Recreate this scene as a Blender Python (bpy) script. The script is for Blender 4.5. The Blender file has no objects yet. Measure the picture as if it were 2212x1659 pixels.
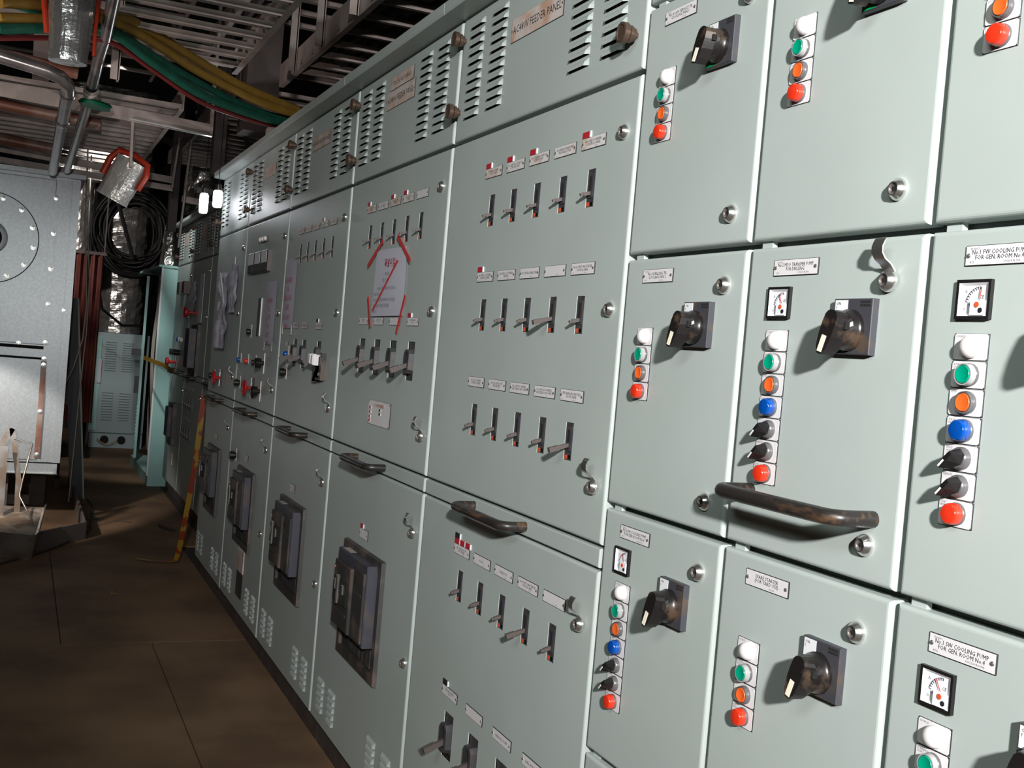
import bpy, math, random
from mathutils import Matrix, Vector, noise

# ------------------------------------------------------------------ camera, world, light, exposure
scene = bpy.context.scene
COL = scene.collection
cam_d = bpy.data.cameras.new('camera')
cam = bpy.data.objects.new('camera', cam_d)
COL.objects.link(cam)
cam_d.sensor_fit = 'HORIZONTAL'
cam_d.sensor_width = 36.0
cam_d.lens = 38.826
cam_d.clip_start = 0.01
cam.matrix_world = Matrix(((0.40593, -0.05625, 0.91217, 0.0),
                           (0.90990, -0.06840, -0.40914, -1.0),
                           (0.08540, 0.99607, 0.02342, 1.38),
                           (0, 0, 0, 1)))
scene.camera = cam

world = bpy.data.worlds.new('world')
scene.world = world
world.use_nodes = True
world.node_tree.nodes['Background'].inputs[0].default_value = (0.80, 0.85, 0.95, 1)
world.node_tree.nodes['Background'].inputs[1].default_value = 0.008


def lamp(name, kind, loc, energy, color, target=None, **kw):
    d = bpy.data.lights.new(name, kind)
    d.energy = energy
    d.color = color
    for k, v in kw.items():
        setattr(d, k, v)
    o = bpy.data.objects.new(name, d)
    COL.objects.link(o)
    o.location = loc
    if target:
        o.rotation_euler = (Vector(target) - Vector(loc)).to_track_quat('-Z', 'Y').to_euler()
    return o


# floodlight on a stand to the right of the camera, turned on the starter units
lamp('work_light', 'SPOT', (1.9, -1.5, 2.25), 1260, (1.0, 0.985, 0.97), target=(-.62, 0, 1.78), spot_size=math.radians(58), spot_blend=1.0, shadow_soft_size=0.075)
# added soft fill behind the camera, lifts the shadows around the starter units
lamp('soft_fill', 'AREA', (.5, -2.4, 2.8), 34, (0.90, 1.0, 0.95), target=(-1.0, 0, 1.2), shape='RECTANGLE', size=1.4, size_y=0.5)
# lamp standing in the next bay, left of the picture, on the floor by the enclosure
lamp('bay_lamp', 'SPOT', (-5.2, -1.95, 1.5), 330, (1.0, 0.93, 0.86), target=(-8.3, -1.12, 0.0), spot_size=math.radians(34), spot_blend=0.3, shadow_soft_size=0.05)
# lamp beside the camera pointing down the aisle
lamp('aisle_light', 'SPOT', (.25, -1.10, 1.56), 170, (1.0, 0.975, 0.95), target=(-8.0, -.98, 1.72), spot_size=math.radians(25), spot_blend=0.7, shadow_soft_size=0.03)
# added unseen fills that brighten the mint cubicle and the foil
lamp('far_fill', 'SPOT', (-8.1, -.55, 3.2), 170, (0.97, 1.0, 0.97), target=(-10.6, .12, 1.25), spot_size=math.radians(42), spot_blend=0.5, shadow_soft_size=0.05)
lamp('foil_fill', 'SPOT', (-10.2, -1.5, 2.6), 130, (1.0, 0.93, 0.88), target=(-13.2, -.05, 2.0), spot_size=math.radians(60), spot_blend=0.5, shadow_soft_size=0.05)
# added unseen uplight that brightens the undersides of the cable trays
lamp('tray_fill', 'SPOT', (-3.6, -2.0, 1.2), 85, (1.0, 0.87, 0.82), target=(-4.8, -1.0, 2.6), spot_size=math.radians(62), spot_blend=0.8, shadow_soft_size=0.08)

vs = scene.view_settings
vs.view_transform = 'Standard'
vs.look = 'None'
vs.gamma = 1.0
vs.exposure = 0.0
vs.use_curve_mapping = False

# ------------------------------------------------------------------ materials
MATS = {}


def mat(name, col, rough=0.5, metal=0.0, var=0.0, vscale=8.0, col2=None, bump=0.0, bscale=60.0, coat=0.0,
        emit=None, estr=0.0, trans=0.0, alpha=1.0, detail=4.0, spec=0.5, stretch=None, lo=0.42, hi=0.62):
    m = bpy.data.materials.new(name)
    m.use_nodes = True
    nt = m.node_tree
    b = nt.nodes['Principled BSDF']
    b.inputs['Base Color'].default_value = (*col, 1)
    b.inputs['Roughness'].default_value = rough
    b.inputs['Metallic'].default_value = metal
    b.inputs['Specular IOR Level'].default_value = spec
    b.inputs['Coat Weight'].default_value = coat
    b.inputs['Transmission Weight'].default_value = trans
    b.inputs['Alpha'].default_value = alpha
    if emit:
        b.inputs['Emission Color'].default_value = (*emit, 1)
        b.inputs['Emission Strength'].default_value = estr
    if var or bump or col2:
        tc = nt.nodes.new('ShaderNodeTexCoord')
        mp = nt.nodes.new('ShaderNodeMapping')
        gm = nt.nodes.new('ShaderNodeNewGeometry')
        nt.links.new(gm.outputs['Position'], mp.inputs['Vector'])
        if stretch:
            mp.inputs['Scale'].default_value = stretch
    if var or col2:
        n = nt.nodes.new('ShaderNodeTexNoise')
        n.inputs['Scale'].default_value = vscale
        n.inputs['Detail'].default_value = detail
        nt.links.new(mp.outputs['Vector'], n.inputs['Vector'])
        r = nt.nodes.new('ShaderNodeValToRGB')
        c2 = col2 if col2 else tuple(max(0, c * (1 - var)) for c in col)
        r.color_ramp.elements[0].position = lo
        r.color_ramp.elements[1].position = hi
        r.color_ramp.elements[0].color = (*c2, 1)
        r.color_ramp.elements[1].color = (*col, 1)
        nt.links.new(n.outputs['Fac'], r.inputs['Fac'])
        nt.links.new(r.outputs['Color'], b.inputs['Base Color'])
    if bump:
        n2 = nt.nodes.new('ShaderNodeTexNoise')
        n2.inputs['Scale'].default_value = bscale
        n2.inputs['Detail'].default_value = 3
        nt.links.new(mp.outputs['Vector'], n2.inputs['Vector'])
        bp = nt.nodes.new('ShaderNodeBump')
        bp.inputs['Strength'].default_value = bump
        bp.inputs['Distance'].default_value = 0.01
        nt.links.new(n2.outputs['Fac'], bp.inputs['Height'])
        nt.links.new(bp.outputs['Normal'], b.inputs['Normal'])
    MATS[name] = m
    return m


mat('paint', (0.440, 0.490, 0.469), 0.42, var=0.05, vscale=3.0, bump=0.012, bscale=420)
mat('paint_dark', (0.06, 0.075, 0.07), 0.6)
mat('teal', (0.34, 0.58, 0.55), 0.4, var=0.06, vscale=5)
mat('galv', (0.42, 0.45, 0.47), 0.45, 0.35, var=0.14, vscale=40, bump=0.02, bscale=200)
mat('galv_panel', (0.40, 0.43, 0.45), 0.34, 0.5, var=0.12, vscale=60, detail=6)
mat('tray', (0.43, 0.36, 0.33), 0.5, 0.25, var=0.25, vscale=9)
mat('steel_dark', (0.085, 0.065, 0.06), 0.6, 0.1, var=0.3, vscale=10)
mat('rust_pipe', (0.36, 0.26, 0.22), 0.45, 0.2, col2=(0.22, 0.09, 0.06), vscale=6)
mat('steel_pipe', (0.45, 0.42, 0.42), 0.22, 0.8, var=0.3, vscale=12)
mat('black_plastic', (0.011, 0.010, 0.010), 0.35, spec=0.4)
mat('knob_dusty', (0.012, 0.010, 0.010), 0.30, col2=(0.07, 0.045, 0.03), vscale=30, lo=0.33, hi=0.44, spec=0.4)
mat('handle_black', (0.022, 0.019, 0.018), 0.36, col2=(0.10, 0.055, 0.03), vscale=45, lo=0.34, hi=0.45, stretch=(0.3, 1, 1))
mat('dark_grey', (0.055, 0.057, 0.066), 0.42)
mat('block_grey', (0.050, 0.050, 0.060), 0.45, col2=(0.085, 0.062, 0.048), vscale=30, lo=0.34, hi=0.44)
mat('breaker_grey', (0.042, 0.040, 0.043), 0.5, col2=(0.075, 0.058, 0.050), vscale=35, lo=0.35, hi=0.5)
mat('acb_grey', (0.052, 0.052, 0.070), 0.5, col2=(0.10, 0.078, 0.068), vscale=9, lo=0.34, hi=0.5)
mat('acb_black', (0.04, 0.037, 0.036), 0.5, col2=(0.11, 0.08, 0.065), vscale=11, lo=0.34, hi=0.5)
mat('lever_grey', (0.095, 0.075, 0.070), 0.45)
mat('white_plate', (0.74, 0.71, 0.72), 0.35)
mat('dusty_plate', (0.74, 0.70, 0.70), 0.4, col2=(0.62, 0.48, 0.40), vscale=14, lo=0.35, hi=0.55)
mat('rusty_plate', (0.66, 0.58, 0.54), 0.42, col2=(0.55, 0.34, 0.24), vscale=16, lo=0.36, hi=0.58)
mat('plate_core', (0.02, 0.02, 0.025), 0.4)
mat('ink', (0.03, 0.03, 0.045), 0.5)
mat('ink_grey', (0.30, 0.28, 0.32), 0.5)
mat('red_ink', (0.55, 0.03, 0.05), 0.5)
mat('pink_ink', (0.62, 0.13, 0.20), 0.5)
mat('chrome', (0.80, 0.79, 0.77), 0.22, 0.95)
mat('lock_face', (0.36, 0.33, 0.31), 0.3, 0.8)
mat('bronze', (0.115, 0.075, 0.055), 0.34, 0.45)
mat('bezel', (0.13, 0.125, 0.13), 0.25, 0.2)
mat('lens_white', (0.74, 0.69, 0.68), 0.25)
mat('lens_green', (0.0, 0.30, 0.175), 0.25, spec=0.6)
mat('cap_orange', (0.90, 0.13, 0.02), 0.4)
mat('lens_red', (0.72, 0.035, 0.012), 0.12, spec=0.8)
mat('lens_blue', (0.002, 0.065, 0.34), 0.1, spec=0.9)
mat('clear_ring', (0.36, 0.36, 0.36), 0.12, spec=0.8)
mat('label_green', (0.0, 0.33, 0.10), 0.4)
mat('label_red', (0.50, 0.02, 0.035), 0.4)
mat('label_white', (0.78, 0.78, 0.80), 0.4)
mat('cream_mark', (0.85, 0.78, 0.62), 0.4)
mat('red_orange', (0.65, 0.09, 0.03), 0.45)
mat('dial', (0.80, 0.80, 0.84), 0.4)
mat('needle_red', (0.60, 0.03, 0.03), 0.4)
mat('paper', (0.66, 0.65, 0.76), 0.22, coat=0.3)
mat('paper_pink', (0.56, 0.53, 0.62), 0.35)
mat('tape_red', (0.60, 0.035, 0.03), 0.4)
mat('tape_clear', (0.52, 0.50, 0.45), 0.3)
mat('screw_steel', (0.42, 0.38, 0.36), 0.3, 0.8)
mat('zinc', (0.75, 0.75, 0.72), 0.25, 0.9)
mat('pad_white', (0.85, 0.80, 0.82), 0.4)
mat('red_knob', (0.45, 0.012, 0.015), 0.3)
mat('floor_ply', (0.270, 0.160, 0.088), 0.75, col2=(0.150, 0.086, 0.048), vscale=2.2, lo=0.36, hi=0.64, bump=0.05, bscale=40, detail=8)
mat('floor_seam', (0.02, 0.014, 0.010), 0.9)
mat('steel_deck', (0.05, 0.04, 0.035), 0.8)
mat('wall_dark', (0.030, 0.028, 0.030), 0.8, var=0.3, vscale=3)
mat('ceiling_dark', (0.026, 0.023, 0.022), 0.85, var=0.4, vscale=2)
mat('foil', (0.72, 0.68, 0.65), 0.24, 0.85, bump=1.0, bscale=11)
mat('foil_wrap', (0.60, 0.60, 0.60), 0.2, 0.85, bump=0.4, bscale=30)
mat('bubble', (0.62, 0.60, 0.56), 0.22, 0.25, bump=0.5, bscale=50)
mat('orange_frame', (0.46, 0.035, 0.01), 0.4)
mat('cable_black', (0.008, 0.0075, 0.0075), 0.6, spec=0.25)
mat('cable_yellow', (0.33, 0.19, 0.035), 0.42, var=0.15, vscale=20)
mat('cable_green', (0.012, 0.105, 0.068), 0.4, var=0.2, vscale=20)
mat('cable_red', (0.16, 0.02, 0.02), 0.4)
mat('cable_grey', (0.42, 0.38, 0.33), 0.5)
mat('curtain', (0.085, 0.012, 0.007), 0.7, var=0.3, vscale=10)
mat('tube_glow', (1, 1, 1), 0.5, emit=(0.92, 0.94, 1.0), estr=22.0)
mat('tape_yellow', (0.30, 0.17, 0.015), 0.4, col2=(0.22, 0.03, 0.01), vscale=14, lo=0.47, hi=0.51, stretch=(1, 1, 1))
mat('board_edge', (0.30, 0.36, 0.30), 0.5)
mat('board_dark', (0.025, 0.025, 0.03), 0.5)
mat('scrap_metal', (0.50, 0.48, 0.47), 0.3, 0.7, col2=(0.34, 0.26, 0.20), vscale=7)
mat('dirty_tray', (0.42, 0.35, 0.29), 0.55, 0.3, col2=(0.22, 0.15, 0.10), vscale=12)
mat('coaming_grey', (0.20, 0.17, 0.16), 0.5, 0.2)
mat('cup_white', (0.55, 0.50, 0.46), 0.5)
mat('rope_brown', (0.06, 0.045, 0.035), 0.7)
mat('back_grey', (0.30, 0.38, 0.39), 0.45)
mat('valve_green', (0.0, 0.09, 0.05), 0.4)
mat('void', (0.006, 0.006, 0.006), 0.9)


# ------------------------------------------------------------------ mesh building
class MB:
    def __init__(s):
        s.v = []; s.f = []; s.m = []

    def face(s, pts, mi=0):
        i = len(s.v)
        s.v.extend([tuple(p) for p in pts])
        s.f.append(tuple(range(i, i + len(pts)))); s.m.append(mi)

    def box(s, x0, x1, y0, y1, z0, z1, mi=0):
        i = len(s.v)
        s.v += [(x, y, z) for z in (z0, z1) for y in (y0, y1) for x in (x0, x1)]
        for q in ((0, 2, 3, 1), (4, 5, 7, 6), (0, 1, 5, 4), (2, 6, 7, 3), (0, 4, 6, 2), (1, 3, 7, 5)):
            s.f.append(tuple(i + k for k in q)); s.m.append(mi)
        return s

    def cbox(s, x0, x1, y0, y1, z0, z1, c, mi=0):
        """box whose front (low y) edges are chamfered by c"""
        i = len(s.v)
        s.v += [(x0, y1, z0), (x1, y1, z0), (x1, y1, z1), (x0, y1, z1),
                (x0, y0 + c, z0), (x1, y0 + c, z0), (x1, y0 + c, z1), (x0, y0 + c, z1),
                (x0 + c, y0, z0 + c), (x1 - c, y0, z0 + c), (x1 - c, y0, z1 - c), (x0 + c, y0, z1 - c)]
        fs = [(3, 2, 1, 0)] + [(8, 9, 10, 11)]
        for a in (0, 4):
            for k in range(4):
                k2 = (k + 1) % 4
                fs.append((a + k, a + k2, a + 4 + k2, a + 4 + k))
        for q in fs:
            s.f.append(tuple(i + k for k in q)); s.m.append(mi)
        return s

    def prism(s, poly, axis, a, b, mi=0, mi_cap=None):
        """extrude 2D polygon along axis ('x': (y,z), 'y': (x,z), 'z': (x,y))"""
        def P(p, t):
            return {'x': (t, p[0], p[1]), 'y': (p[0], t, p[1]), 'z': (p[0], p[1], t)}[axis]
        i = len(s.v); n = len(poly)
        s.v += [P(p, a) for p in poly] + [P(p, b) for p in poly]
        cap = mi if mi_cap is None else mi_cap
        s.f.append(tuple(range(i, i + n))); s.m.append(cap)
        s.f.append(tuple(range(i + 2 * n - 1, i + n - 1, -1))); s.m.append(mi)
        for k in range(n):
            k2 = (k + 1) % n
            s.f.append((i + k2, i + k, i + n + k, i + n + k2)); s.m.append(mi)
        return s

    def lathe(s, c, axis, prof, n=20, mi=0, mis=None):
        """revolve (radius, distance) along axis vector; distance measured along axis from c"""
        ax = Vector(axis).normalized()
        u = ax.orthogonal().normalized(); w = ax.cross(u)
        c = Vector(c); rings = []
        for r, d in prof:
            i = len(s.v)
            if r < 1e-6:
                s.v.append(tuple(c + ax * d)); rings.append((i, 1))
            else:
                for k in range(n):
                    t = 2 * math.pi * k / n
                    s.v.append(tuple(c + ax * d + (u * math.cos(t) + w * math.sin(t)) * r))
                rings.append((i, n))
        for j in range(len(rings) - 1):
            (a, na), (b, nb) = rings[j], rings[j + 1]
            mm = mis[j] if mis else mi
            for k in range(n):
                k2 = (k + 1) % n
                if na == 1 and nb == 1:
                    continue
                if na == 1:
                    s.f.append((a, b + k, b + k2))
                elif nb == 1:
                    s.f.append((a + k2, a + k, b))
                else:
                    s.f.append((a + k2, a + k, b + k, b + k2))
                s.m.append(mm)
        return s

    def tube(s, path, r, n=8, mi=0, caps=True, flat=1.0):
        pts = [Vector(p) for p in path]
        rs = r if isinstance(r, (list, tuple)) else [r] * len(pts)
        i0 = len(s.v); u = None
        for j, p in enumerate(pts):
            t = (pts[min(j + 1, len(pts) - 1)] - pts[max(j - 1, 0)]).normalized()
            if u is None:
                u = t.orthogonal().normalized()
            u = (u - t * u.dot(t)).normalized()
            w = t.cross(u)
            for k in range(n):
                a = 2 * math.pi * k / n
                s.v.append(tuple(p + (u * math.cos(a) + w * math.sin(a) * flat) * rs[j]))
        for j in range(len(pts) - 1):
            for k in range(n):
                k2 = (k + 1) % n
                a = i0 + j * n; b = a + n
                s.f.append((a + k, a + k2, b + k2, b + k)); s.m.append(mi)
        if caps:
            s.f.append(tuple(i0 + k for k in range(n - 1, -1, -1))); s.m.append(mi)
            e = i0 + (len(pts) - 1) * n
            s.f.append(tuple(e + k for k in range(n))); s.m.append(mi)
        return s

    def bar(s, p, q, w, h, mi=0, up=(0, 0, 1)):
        """rectangular bar from p to q"""
        p, q = Vector(p), Vector(q)
        t = (q - p).normalized(); up = Vector(up)
        a = t.cross(up)
        if a.length < 1e-4:
            a = t.cross(Vector((0, 1, 0)))
        a.normalize(); b = a.cross(t)
        i = len(s.v)
        for c in (p, q):
            for (sa, sb) in ((-1, -1), (1, -1), (1, 1), (-1, 1)):
                s.v.append(tuple(c + a * (sa * w / 2) + b * (sb * h / 2)))
        for qd in ((3, 2, 1, 0), (4, 5, 6, 7), (0, 1, 5, 4), (1, 2, 6, 5), (2, 3, 7, 6), (3, 0, 4, 7)):
            s.f.append(tuple(i + k for k in qd)); s.m.append(mi)
        return s

    def ribbon(s, path, wvec, th, mi=0):
        """flat strip along path, width along wvec, thickness th"""
        w = Vector(wvec); pts = [Vector(p) for p in path]
        i0 = len(s.v)
        for j, p in enumerate(pts):
            t = (pts[min(j + 1, len(pts) - 1)] - pts[max(j - 1, 0)]).normalized()
            n = t.cross(w.normalized()).normalized() * (th / 2)
            for c in (p - w / 2 - n, p + w / 2 - n, p + w / 2 + n, p - w / 2 + n):
                s.v.append(tuple(c))
        for j in range(len(pts) - 1):
            a = i0 + 4 * j; b = a + 4
            for k in range(4):
                k2 = (k + 1) % 4
                s.f.append((a + k, a + k2, b + k2, b + k)); s.m.append(mi)
        s.f.append((i0 + 3, i0 + 2, i0 + 1, i0)); s.m.append(mi)
        e = i0 + 4 * (len(pts) - 1)
        s.f.append((e, e + 1, e + 2, e + 3)); s.m.append(mi)
        return s

    def mesh(s, name, mats, smooth=False, angle=38, fix=True):
        me = bpy.data.meshes.new(name)
        me.from_pydata(s.v, [], s.f)
        for m in (mats if isinstance(mats, (list, tuple)) else [mats]):
            me.materials.append(MATS[m])
        me.polygons.foreach_set('material_index', s.m)
        if fix:
            import bmesh
            bm = bmesh.new(); bm.from_mesh(me)
            bmesh.ops.recalc_face_normals(bm, faces=bm.faces)
            bm.to_mesh(me); bm.free()
        if smooth:
            me.polygons.foreach_set('use_smooth', [True] * len(me.polygons))
            me.set_sharp_from_angle(angle=math.radians(angle))
        me.update()
        return me


CACHE = {}


def cached(key, fn):
    if key not in CACHE:
        CACHE[key] = fn()
    return CACHE[key]


WP = {}


def put(name, me, parent=None, at=(0, 0, 0), rot=None, label=None):
    """link mesh data as an object; `at` is the world position (parents are unrotated empties or parts)"""
    o = bpy.data.objects.new(name, me)
    COL.objects.link(o)
    at = Vector(at)
    if parent is not None:
        o.parent = parent
        o.location = at - WP[parent.name]
    else:
        o.location = at
    if rot:
        o.rotation_euler = rot
    WP[o.name] = at
    if label:
        o['label'] = label
    return o


def tag(o, label, cat, group=None, kind=None):
    o['label'] = label
    o['category'] = cat
    if group:
        o['group'] = group
    if kind:
        o['kind'] = kind
    return o


def thing(name, label, cat, at, group=None):
    return tag(put(name, None, None, at), label, cat, group)


def struct(name, me, at=(0, 0, 0), parent=None):
    o = put(name, me, parent, at)
    if parent is None:
        o['kind'] = 'structure'
    return o


def text_mesh(lines, width, line_h, matname, cond=None, align='CENTER', lead=1.25):
    """engraved lettering in the x-z plane facing -y, fitted into `width`; lines: list of str"""
    key = ('txt', tuple(lines), round(width, 4), round(line_h, 4), matname, align)

    def fn():
        cu = bpy.data.curves.new('lettering', 'FONT')
        cu.body = '\n'.join(lines)
        cu.align_x = align
        cu.size = line_h * 1.38
        cu.space_line = 0.92 * lead / 1.25
        cu.resolution_u = 1
        ob = bpy.data.objects.new('lettering_tmp', cu)
        me = bpy.data.meshes.new_from_object(ob)
        bpy.data.objects.remove(ob)
        bpy.data.curves.remove(cu)
        xs = [v.co.x for v in me.vertices]; ys = [v.co.y for v in me.vertices]
        if not xs:
            return me
        w = max(xs) - min(xs); cy = (max(ys) + min(ys)) / 2
        sx = min(1.0, width / w) if cond is None else cond
        cx = (max(xs) + min(xs)) / 2 if align == 'CENTER' else min(xs)
        me.transform(Matrix(((sx, 0, 0, -cx * sx), (0, 0, 1, 0), (0, 1, 0, -cy), (0, 0, 0, 1))))
        me.materials.clear()
        me.materials.append(MATS[matname])
        return me
    return cached(key, fn)


def door_mesh(w, h, holes=(), r=0.006, depth=0.028, mats=('paint',), name='door'):
    """folded sheet door, front face at y=0, rounded edges, real cut-outs (x0,x1,z0,z1)"""
    mb = MB()
    xs = sorted({r, w - r, *[a for q in holes for a in q[:2]]})
    zs = sorted({r, h - r, *[a for q in holes for a in q[2:]]})
    for i in range(len(xs) - 1):
        for j in range(len(zs) - 1):
            cx = (xs[i] + xs[i + 1]) / 2; cz = (zs[j] + zs[j + 1]) / 2
            if any(a < cx < b and c < cz < d for a, b, c, d in holes):
                continue
            mb.face([(xs[i], 0, zs[j]), (xs[i + 1], 0, zs[j]), (xs[i + 1], 0, zs[j + 1]), (xs[i], 0, zs[j + 1])])
    prof = [(r, 0), (0.617 * r, 0.076 * r), (0.293 * r, 0.293 * r), (0.076 * r, 0.617 * r), (0, r), (0, depth)]

    def ring(ins, y):
        return [(ins, y, ins), (w - ins, y, ins), (w - ins, y, h - ins), (ins, y, h - ins)]
    for a, b in zip(prof, prof[1:]):
        A, B = ring(*a), ring(*b)
        for k in range(4):
            k2 = (k + 1) % 4
            mb.face([B[k], B[k2], A[k2], A[k]])
    for a, b, c, d in holes:
        y = 0.0022
        for p, q in (((a, c), (b, c)), ((b, c), (b, d)), ((b, d), (a, d)), ((a, d), (a, c))):
            mb.face([(p[0], 0, p[1]), (q[0], 0, q[1]), (q[0], y, q[1]), (p[0], y, p[1])])
    me = mb.mesh(name, mats, smooth=False, fix=False)
    return me


# ------------------------------------------------------------------ small fittings (shared mesh data)
def plate_mesh(w, h, face, t=0.0022):
    def fn():
        mb = MB()
        mb.cbox(-w / 2, w / 2, -t, 0, -h / 2, h / 2, 0.0006, 1)
        mb.face([(-w / 2 + .0008, -t - .0001, -h / 2 + .0008), (w / 2 - .0008, -t - .0001, -h / 2 + .0008),
                 (w / 2 - .0008, -t - .0001, h / 2 - .0008), (-w / 2 + .0008, -t - .0001, h / 2 - .0008)], 0)
        return mb.mesh('nameplate', [face, 'plate_core'], fix=False)
    return cached(('plate', w, h, face), fn)


def screw_mesh(r=0.0028):
    return cached(('screw', r), lambda: MB().lathe((0, 0, 0), (0, -1, 0), [(r, 0), (r, .0008), (r * .6, .0018), (0, .002)], 8).mesh('screw', 'screw_steel', True))


def nameplate(parent, x, z, w=0.098, h=0.0235, lines=(), tl=None, bl=None, br=None, face='white_plate',
              y=0.0, tags=(), lh=None, screws=True, ink='ink'):
    p = put('nameplate', plate_mesh(w, h, face), parent, (x, y, z))
    if screws:
        for s in (-1, 1):
            put('screw', screw_mesh(), p, (x + s * (w / 2 - .005), y - .0022, z))
    yt = y - .0026
    if lines:
        n = len(lines)
        lh = lh or (0.0054 if n > 1 else 0.0056)
        put('lettering', text_mesh(list(lines), w - .020, lh, ink, lead=1.12), p, (x, yt, z + (.0008 if n > 1 else 0)))
    if tl:
        put('lettering', text_mesh([tl], .03, .0026, 'ink_grey', align='LEFT'), p, (x - w / 2 + .008, yt, z + h / 2 - .004))
    if bl:
        put('lettering', text_mesh([bl], .02, .0026, 'ink_grey', align='LEFT'), p, (x - w / 2 + .008, yt, z - h / 2 + .004))
    if br:
        put('lettering', text_mesh([br], .036, .0026, 'ink_grey', align='LEFT'), p, (x + w / 2 - .042, yt, z - h / 2 + .0038))
    for k, (c, s) in enumerate(tags):
        tx, tz = x - w / 2 + .017 + (k % 3) * .034, z + h / 2 + .0065 + (k // 3) * .013
        tw = .034
        tm = cached(('tag', c), lambda c=c: MB().box(-tw / 2, tw / 2 - .0045, -.002, 0, -.0062, .0062, 0).box(tw / 2 - .0045, tw / 2, -.0025, 0, -.0062, .0062, 1).mesh('code_tag', [c, 'label_white']))
        t = put('code_tag', tm, p, (tx, y, tz), label=('red' if c == 'label_red' else 'black') + ' code tag above the nameplate')
    return p


def lock(parent, x, z, y=0.0, r=0.0145):
    m = cached(('lock', r), lambda: MB().lathe((0, 0, 0), (0, -1, 0), [(r, 0), (r, .003), (r * .93, .0055), (r * .66, .0105), (r * .62, .0112), (r * .52, .0112), (r * .50, .0085), (0, .0085)],
               20, mis=[0, 0, 0, 0, 0, 1, 1]).lathe((0, -.0085, 0), (0, -1, 0), [(r * .22, 0), (r * .22, .0012), (0, .0012)], 8, 2).mesh('lock', ['chrome', 'lock_face', 'void'], True))
    return put('lock', m, parent, (x, y, z))


def hook(parent, x, z, y=0.0, big=1.0):
    def fn():
        mb = MB()
        pts = [(0, -.0025, -.010), (0, -.0025, .004), (0, -.004, .013), (0, -.012, .021), (0, -.021, .026), (0, -.0265, .033), (0, -.027, .041), (0, -.0235, .049), (0, -.021, .052)]
        mb.ribbon([(a, b * big, c * big) for a, b, c in pts], (.019 * big, 0, 0), .0022)
        return mb.mesh('finger_latch', 'chrome', True, 60)
    put('finger_latch', cached(('hook', big), fn), parent, (x, y, z))
    return lock(parent, x, z, y - .003)


def pull_handle(parent, xl, xr, z, out=0.055, r=0.0105):
    def fn():
        w = xr - xl; b = .022
        path = [(0, 0, 0), (0, -(out - b), 0)]
        for k in range(1, 7):
            t = math.pi / 2 * k / 6
            path.append((b * (1 - math.cos(t)), -(out - b) - b * math.sin(t), 0))
        for k in range(0, 7):
            t = math.pi / 2 * (1 - k / 6)
            path.append((w - b * (1 - math.cos(t)), -(out - b) - b * math.sin(t), 0))
        path.append((w, 0, 0))
        return MB().tube(path, r, 14).mesh('pull_handle', 'handle_black', True, 60)
    return put('pull_handle', cached(('handle', round(xr - xl, 4), out, r), fn), parent, (xl, 0, z))


LEGEND = {'w': ['SOURCE'], 'g': ['RUNNING/', 'START'], 'o': ['STOP'], 'b': ['SPACE', 'HEATER'], 's': ['SPACE', 'HEATER', 'ON'], 't': ['REMOTE'], 'r': ['LOW', 'INSULATION']}


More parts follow.
